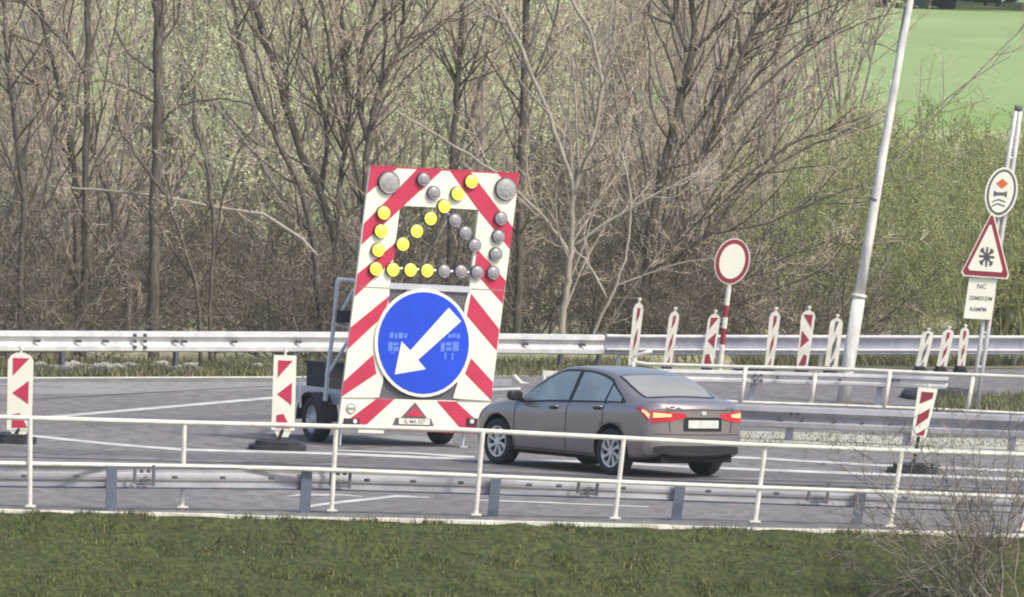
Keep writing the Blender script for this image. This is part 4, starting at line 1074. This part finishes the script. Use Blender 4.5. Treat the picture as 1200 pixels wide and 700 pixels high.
MATS['pale'] = (m_barkm, [m_twigg, m_twigt, mat('pale_green_leaf', (.70, .76, .48), .7, c2=(.60, .66, .40), scale=2, spec=.2)])
def place(kind, name, n_proto, spots, labels, cat, group, seed):
    pr = []; rg = random.Random(seed)
    for i in range(n_proto):
        tk, cr = proto(kind, seed * 10 + i); a, c = MATS[kind]
        mt = bpy.data.meshes.new('trunk'); mt.from_pydata(tk.v, [], tk.f); mt.materials.append(a); mt.polygons.foreach_set('use_smooth', [True] * len(tk.f))
        mc = bpy.data.meshes.new('crown'); mc.from_pydata(cr.v, [], cr.f); [mc.materials.append(x) for x in c]; mc.polygons.foreach_set('material_index', cr.m)
        pr.append((mt, mc))
    first = []
    for k, (x, d, sc) in enumerate(spots):
        p = Vector((x, d, 0)); e = thing(name, p, labels, cat, group); e.rotation_euler = (rg.gauss(0, .03), .05 + rg.gauss(0, .05), rg.uniform(0, 6.28)); s = sc * rg.uniform(.85, 1.15)
        e.scale = (s, s, s * rg.uniform(.9, 1.1))
        mt, mc = pr[k % n_proto]
        for nm, me in (('trunk', mt), ('crown', mc)):
            if len(first) < 2 and False: pass
            o = bpy.data.objects.new(nm, me); col.objects.link(o); o.parent = e
def edge(px): return dep(G(px, interp(px, ff)))
def wx(px, d): return (px - 600) / F * d * 1.0      # ground x for a photo column at distance d
rg = random.Random(77)
def spots(n, px0, px1, d0, d1, sc=1.0, skip=None, pw=1.0):
    out = []
    while len(out) < n:
        px = rg.uniform(px0, px1); d = edge(px) + 2.2 + (d0 - 250) + (d1 - d0) * rg.random() ** pw
        if skip and skip(px, d): continue
        out.append((wx(px, d), d, sc))
    return out
DENS = [(-150, 1), (170, 1), (200, .18), (320, .2), (350, .9), (430, .9), (455, .35), (590, .5), (620, 1), (800, 1), (880, .8), (1040, .5)]
gap = lambda px, d: rg.random() > interp(px, DENS) or (d < 275 and 980 < px)
place('sapling', 'bare_sapling', 6, spots(34, -120, 1030, 258, 345, .95, gap), 'slender many-stemmed bare sapling in the thicket behind the guardrail', 'sapling', 'bare saplings in the thicket', 3)
place('tree', 'bare_tree', 5, spots(16, -140, 930, 280, 440, 1.0, gap), 'bare tree with fine tan twigs deep in the thicket', 'tree', 'bare trees deep in the thicket', 5)
place('pale', 'budding_tree', 4, spots(26, 150, 640, 300, 430, 1.0, lambda px, d: 345 < px < 430 and rg.random() < .7) + spots(9, 195, 330, 285, 330, .9) + spots(6, 455, 600, 290, 330, .9) + spots(14, -120, 150, 340, 430) + spots(12, 640, 980, 330, 430, .8), 'loose tree hazed with pale green new leaves behind the thicket', 'tree', 'budding trees behind the thicket', 12)
place('brush', 'scrub_bush', 5, spots(74, -120, 1060, 251, 275, .95, lambda px, d: px > 880 and rg.random() < .5) + spots(22, -120, 780, 285, 330, 1.2), 'low tangled dark scrub bush right behind the guardrail', 'bush', 'scrub bushes along the guardrail', 7)
place('willow', 'olive_bush', 5, spots(42, 965, 1300, 256, 300, .84) + spots(5, 850, 980, 300, 340, .6), 'olive bush with fresh small leaves on the right beyond the guardrail', 'bush', 'olive bushes on the right', 9)

# trees traced one by one
def traced(label, d, lines, pale=False, seed=1, tw=1.0, name='bare_tree', rootpx=None):
    """lines: (photo polyline from the base upwards, start width px, end width px)"""
    rg = random.Random(seed); d = d - 254 + max(edge(l_[0]) for ln_ in lines for l_ in ln_[0] if l_[1] > 180) + .5; base = P(*lines[0][0][0], d); base.z = 0
    e = thing(name, base, label, 'tree', None); tk, cr = MB(), MB(); s = F / d
    for li, (ln, w0, w1) in enumerate(lines):
        pts = []; off = rg.uniform(-.5, .5)
        for i in range(len(ln) - 1):
            for k in range(4):
                t = k / 4; pts.append((ln[i][0] * (1 - t) + ln[i + 1][0] * t, ln[i][1] * (1 - t) + ln[i + 1][1] * t))
        pts.append(ln[-1]); n_ = len(pts)
        # smooth
        sm = [pts[0]] + [((a[0] + 2 * c[0] + z_[0]) / 4, (a[1] + 2 * c[1] + z_[1]) / 4) for a, c, z_ in zip(pts, pts[1:], pts[2:])] + [pts[-1]]
        q = [P(x, y, d + (0 if li == 0 else off * i / n_)) + Vector((rg.gauss(0, .012), 0, rg.gauss(0, .012))) for i, (x, y) in enumerate(sm)]
        if li == 0: q[0] = base + Vector((0, 0, -.05)); q = [q[0]] + [v for v in q[1:] if v.z > .12]
        n_ = len(q)
        # continue above the frame
        end = q[-1] - q[-2]
        if sm[-1][1] < 6:
            dd = (end.normalized() + Z * 1.2).normalized(); q += limb(rg, q[-1], dd, 4.0, 6, .06, .05)[1:]
        m_ = len(q)
        rad = [(w0 + (w1 - w0) * i / max(n_ - 1, 1)) / s / 2 if i < n_ else w1 / s / 2 * (1 - .9 * (i - n_ + 1) / (m_ - n_)) + .004 for i in range(m_)]
        tk.tube(q, rad, 8)
        # side branches
        Ltot = sum((q[i + 1] - q[i]).length for i in range(m_ - 1))
        for _ in range(int(Ltot * 1.7 * tw)):
            t = rg.uniform(.08, 1); p, dd = at(q, t); l = rg.uniform(.8, 2.4) * (1.2 - .5 * t); bq = limb(rg, p, fork(rg, dd, rg.uniform(.4, .95)), l, 6, .12, .07)
            rr = min(.02, rad[min(int(t * (m_ - 1)), m_ - 1)] * .5); tk.tube(bq, [rr * (1 - .75 * i / 6) + .003 for i in range(7)], 4, cap=False)
            twigs(rg, cr, bq, .1, 6, .6, .006, 1, [0, 1], .06, (3, .021, 2))
    tk.build('trunk', m_barkl if pale else m_bark, e, smooth=True); cr.build('crown', [m_twigt if pale else m_twig, m_twigt, m_budt], e)
    return e
traced('straight dark tree near the left edge, forking left near the top', 262, [([(97, 420), (97, 377), (99, 290), (100, 200), (103, 97), (102, 0)], 9, 7), ([(102, 92), (75, 50), (34, 6), (28, 0)], 4, 3), ([(101, 200), (112, 175), (120, 120), (128, 60), (140, 0)], 3, 2)], seed=11)
traced('thickest upright dark trunk left of the pale green gap', 260, [([(180, 420), (180, 377), (181, 280), (182, 200), (185, 143), (186, 74), (183, 0)], 14, 11), ([(183, 120), (150, 103), (122, 94), (100, 98)], 3.5, 2), ([(184, 88), (165, 74), (148, 60), (135, 35)], 3.5, 2), ([(185, 150), (203, 128), (223, 120), (268, 116), (300, 124)], 3.5, 2.5), ([(184, 60), (205, 30), (214, 0)], 3.5, 3)], seed=12, tw=.55)
traced('dark tree leaning left above the fallen pale bough', 259, [([(379, 420), (377, 377), (369, 290), (354, 220), (326, 166), (297, 109), (280, 46), (273, 0)], 9, 5), ([(326, 166), (318, 120), (300, 60), (292, 0)], 3, 2), ([(366, 274), (340, 240), (322, 225), (300, 180)], 3, 2)], seed=13, tw=.55)
traced('curved dark tree behind the top left corner of the trailer board', 261, [([(402, 420), (400, 380), (394, 286), (377, 229), (349, 171), (320, 74), (297, 6), (294, -10)], 11, 7), ([(377, 229), (384, 160), (372, 90), (360, 30), (350, 0)], 5, 3), ([(392, 280), (400, 200), (410, 120), (404, 50), (398, 0)], 7, 4), ([(349, 171), (335, 120), (338, 60), (345, 0)], 3, 2)], seed=14, tw=1.2)
traced('brown tree rising just above the upper left of the trailer board, bent to the right', 260, [([(424, 420), (424, 330), (427, 230), (431, 166), (440, 120), (458, 75), (471, 46), (474, 0)], 9, 4), ([(470, 46), (488, 41), (514, 34), (530, 20)], 3, 2), ([(431, 166), (418, 120), (424, 60), (440, 0)], 7, 4), ([(426, 240), (410, 160), (392, 100), (384, 40), (378, 0)], 5, 3), ([(440, 120), (452, 60), (448, 0)], 5, 3)], seed=15, tw=1.5)
traced('thin stem curving left from the guardrail, crossing the thick trunk', 256, [([(236, 420), (234, 377), (229, 331), (210, 270), (194, 229), (165, 190), (140, 150)], 5, 3), ([(229, 331), (200, 290), (170, 240), (150, 222)], 3, 2)], seed=16, tw=.55)
traced('thin dark stem in the pale green gap with a high curved tip', 257, [([(247, 420), (246, 366), (251, 274), (246, 217), (236, 170), (226, 143), (228, 100)], 5, 3), ([(251, 300), (262, 230), (282, 170), (302, 140)], 3, 2)], seed=17, tw=.55)
traced('short thick dark trunk low on the left between two taller trees', 264, [([(150, 420), (150, 371), (151, 337), (143, 286), (131, 234), (110, 180), (92, 120)], 10, 5), ([(143, 286), (160, 230), (176, 180), (190, 140)], 4, 2)], seed=18)
traced('leaning tree at the far left top with a slanting trunk', 263, [([(92, 420), (90, 300), (88, 200), (74, 114), (63, 74), (43, 0)], 8, 6), ([(88, 200), (60, 150), (36, 90), (10, 30)], 4, 2)], seed=19)
traced('dark tree on the left edge of the photo', 258, [([(28, 420), (22, 330), (30, 240), (18, 150), (8, 60), (4, 0)], 8, 5), ([(24, 300), (50, 240), (64, 180), (58, 120)], 4, 3), ([(28, 240), (5, 170), (-20, 110)], 4, 2)], seed=20)
traced('pale-barked tree right of the trailer, forked like a Y', 257, [([(658, 420), (660, 371), (665, 330), (669, 297), (671, 246), (671, 217), (651, 154), (623, 86), (600, 34), (583, 0)], 8, 4), ([(671, 228), (686, 189), (703, 126), (706, 86), (691, 34), (669, 0)], 6, 4), ([(706, 86), (715, 60), (738, 30), (760, 0)], 4, 3), ([(668, 300), (640, 255), (600, 217), (567, 193), (500, 150), (450, 123)], 4.5, 2.5), ([(669, 290), (720, 255), (775, 225), (820, 200)], 3.5, 2), ([(698, 140), (690, 90), (700, 40), (716, 0)], 3, 2)], pale=True, seed=21)
traced('dark straight tree directly behind the right side of the trailer board', 263, [([(606, 420), (606, 380), (608, 300), (611, 200), (614, 103), (617, 0)], 10, 8), ([(612, 120), (640, 60), (655, 0)], 3, 2), ([(613, 80), (590, 30), (575, 0)], 3, 2)], seed=22)
traced('dark tree rising above the apex of the trailer board', 264, [([(528, 420), (528, 230), (533, 140), (538, 93), (542, 0)], 9, 6), ([(536, 120), (560, 60), (575, 0)], 3, 2), ([(538, 100), (515, 50), (500, 0)], 3.5, 2)], seed=23)
traced('large dark tree forking in the middle right, above the round sign', 262, [([(752, 420), (754, 340), (760, 274), (771, 229), (780, 183), (797, 114), (814, 51), (811, 0)], 12, 7), ([(806, 60), (790, 22), (777, 0)], 6, 4), ([(812, 60), (835, 38), (858, 15), (864, 0)], 6, 4), ([(797, 114), (782, 60), (762, 20), (750, 0)], 3.5, 2), ([(771, 229), (800, 170), (838, 120), (858, 60), (868, 0)], 4, 3)], seed=24)
traced('dark tree leaning steeply right behind the round red-rimmed sign', 260, [([(736, 420), (742, 370), (754, 320), (789, 246), (829, 171), (869, 69), (897, 0)], 9, 5), ([(760, 310), (800, 262), (860, 220), (920, 171), (1000, 140)], 5, 2.5), ([(829, 171), (870, 120), (930, 70), (975, 20), (985, 0)], 4, 3), ([(869, 69), (905, 30), (925, 0)], 3, 2), ([(800, 225), (850, 140), (910, 60), (938, 0)], 4, 2.5)], seed=25, tw=1.7)
traced('long low tree spreading its boughs to the right above the slim beacons', 258, [([(700, 420), (708, 396), (749, 349), (790, 305), (829, 274), (880, 215), (930, 180), (1023, 137)], 6, 2.5), ([(749, 349), (800, 350), (846, 345), (900, 310), (1000, 270)], 4, 2), ([(800, 372), (846, 362), (943, 326), (1023, 297)], 4, 2), ([(829, 274), (900, 262), (960, 235), (1020, 212)], 4, 2), ([(720, 380), (780, 290), (830, 240), (880, 150), (930, 90)], 3.5, 2)], seed=26, tw=1.5)
traced('pale thin tree leaning left behind the middle of the guardrail', 256, [([(690, 420), (700, 380), (724, 330), (738, 280), (740, 230), (728, 180)], 4, 2), ([(712, 350), (690, 310), (672, 290)], 3, 2)], pale=True, seed=27, tw=.7)
# fallen bough
t = tag(bpy.data.objects.new('fallen_bough', None), 'long pale fallen bough arching through the left thicket', 'bough'); col.objects.link(t)
bp_ = [(40, 214), (69, 220), (110, 222), (154, 226), (200, 232), (251, 243), (309, 251), (354, 280), (372, 300)]
t.location = P(354, 280, 257); ORG[t.name] = t.location.copy()
b = MB(); b.tube([P(x, y, 256.8) for x, y in bp_], [.012, .015, .02, .028, .03, .032, .032, .03, .028], 6); b.build('stem', m_barkl, t, smooth=True)
b = MB(); rg2 = random.Random(5); twigs(rg2, b, [P(x, y, 256.8) for x, y in bp_], .05, 22, .7, .007, 1, [0], .05); b.build('twigs', m_twigt, t)

# dark forest on the horizon
rs = np.random.RandomState(8); N = 26000
cx = rs.uniform(-60, 90, 260); cw = rs.uniform(2.5, 5, 260); chh = rs.uniform(9, 15, 260); cy = rs.uniform(760, 800, 260)
V = []; Fc = []
for i in range(N):
    k = rs.randint(260); u = rs.randn(3); u /= np.linalg.norm(u); u *= rs.rand() ** .33
    c = np.array([cx[k] + u[0] * cw[k], cy[k] + u[1] * cw[k], chh[k] * .55 + u[2] * chh[k] * .55]); a = rs.randn(3) * .7; e = rs.randn(3) * .7
    V += [c, c + a, c + a + e, c + e]; Fc.append((4 * i, 4 * i + 1, 4 * i + 2, 4 * i + 3))
me = bpy.data.meshes.new('forest'); me.from_pydata([tuple(v) for v in V], [], Fc); me.materials.append(mat('forest_dark', (.055, .085, .06), .9, c2=(.03, .05, .04), scale=.2))
o = bpy.data.objects.new('forest', me); col.objects.link(o); tag(o, 'dark forest edge on the horizon beyond the green field', 'forest', kind='stuff')

# bare bush in the right foreground, rooted down the embankment
u_ = 0; best = None
for k in range(200):
    t_ = 1 + k * .05
    for j in range(60):
        p = K(8 + j * .15, t_, slope_z(t_)); v = p - C0; dd = v.dot(fw); X = 600 + F * v.dot(RT) / dd; Y = 350 - F * v.dot(UP) / dd
        e_ = abs(X - 1165) + abs(Y - 722)
        if best is None or e_ < best[0]: best = (e_, p, dd)
base = best[1]; bd = best[2]
rg3 = random.Random(42)
t = thing('bare_bush', base, 'leafless bush with pale crooked branches in the lower right foreground', 'bush')
tk, cr = MB(), MB()
tg = [(960, 640, .022), (985, 600, .02), (1000, 668, .02), (1040, 555, .02), (1060, 500, .018), (1105, 540, .02), (1130, 476, .014), (1165, 505, .02), (1200, 540, .022), (1190, 610, .02), (1080, 640, .02), (1120, 590, .018), (1240, 520, .02), (1020, 690, .018), (1100, 570, .018), (1230, 640, .02), (1150, 550, .018), (1195, 450, .011), (1060, 610, .02), (1010, 628, .018), (1040, 660, .02), (1090, 520, .016), (1185, 560, .018), (1140, 530, .014), (975, 655, .014), (1215, 480, .014)]
tg += [(rg3.uniform(940, 1200), rg3.uniform(475, 690), .013) for _ in range(18)]
for (px, py, w) in tg:
    tgt = P(px, py, bd + rg3.uniform(-.8, .4)); L = (tgt - base).length; q = [base + Vector((rg3.gauss(0, .25), rg3.gauss(0, .15), -.05))]
    mid = base.lerp(tgt, .45) + Vector((rg3.gauss(0, .15), 0, rg3.uniform(-.05, .22) * L * .5)); wob = Vector((0, 0, 0))
    for k in range(1, 15):
        s_ = k / 14; v = q[0] * (1 - s_) ** 2 + mid * 2 * s_ * (1 - s_) + tgt * s_ * s_; wob = wob * .7 + rvec(rg3) * .03; q.append(v + wob)
    mi_ = rg3.choice([0, 1])
    tk.tube(q, [w * (1 - .8 * k / 14) * .75 for k in range(15)], 5, mi_)
    for _ in range(6):
        p, dd = at(q, rg3.uniform(.2, .95)); bq = limb(rg3, p, fork(rg3, dd, rg3.uniform(.4, 1.1)), rg3.uniform(.3, .9), 6, .22, .0); tk.tube(bq, [w * .30 * (1 - .75 * i / 6) for i in range(7)], 4, mi_, cap=False)
        twigs(rg3, cr, bq, .1, 3, .35, .0042, 1, [0, 0, 1], .03)
    twigs(rg3, cr, q, .3, 5, .45, .0045, 1, [0, 0, 1], .03)
tk.build('branches', [m_barkl, m_bark], t, smooth=True); cr.build('twigs', [m_twigd, m_twig], t)
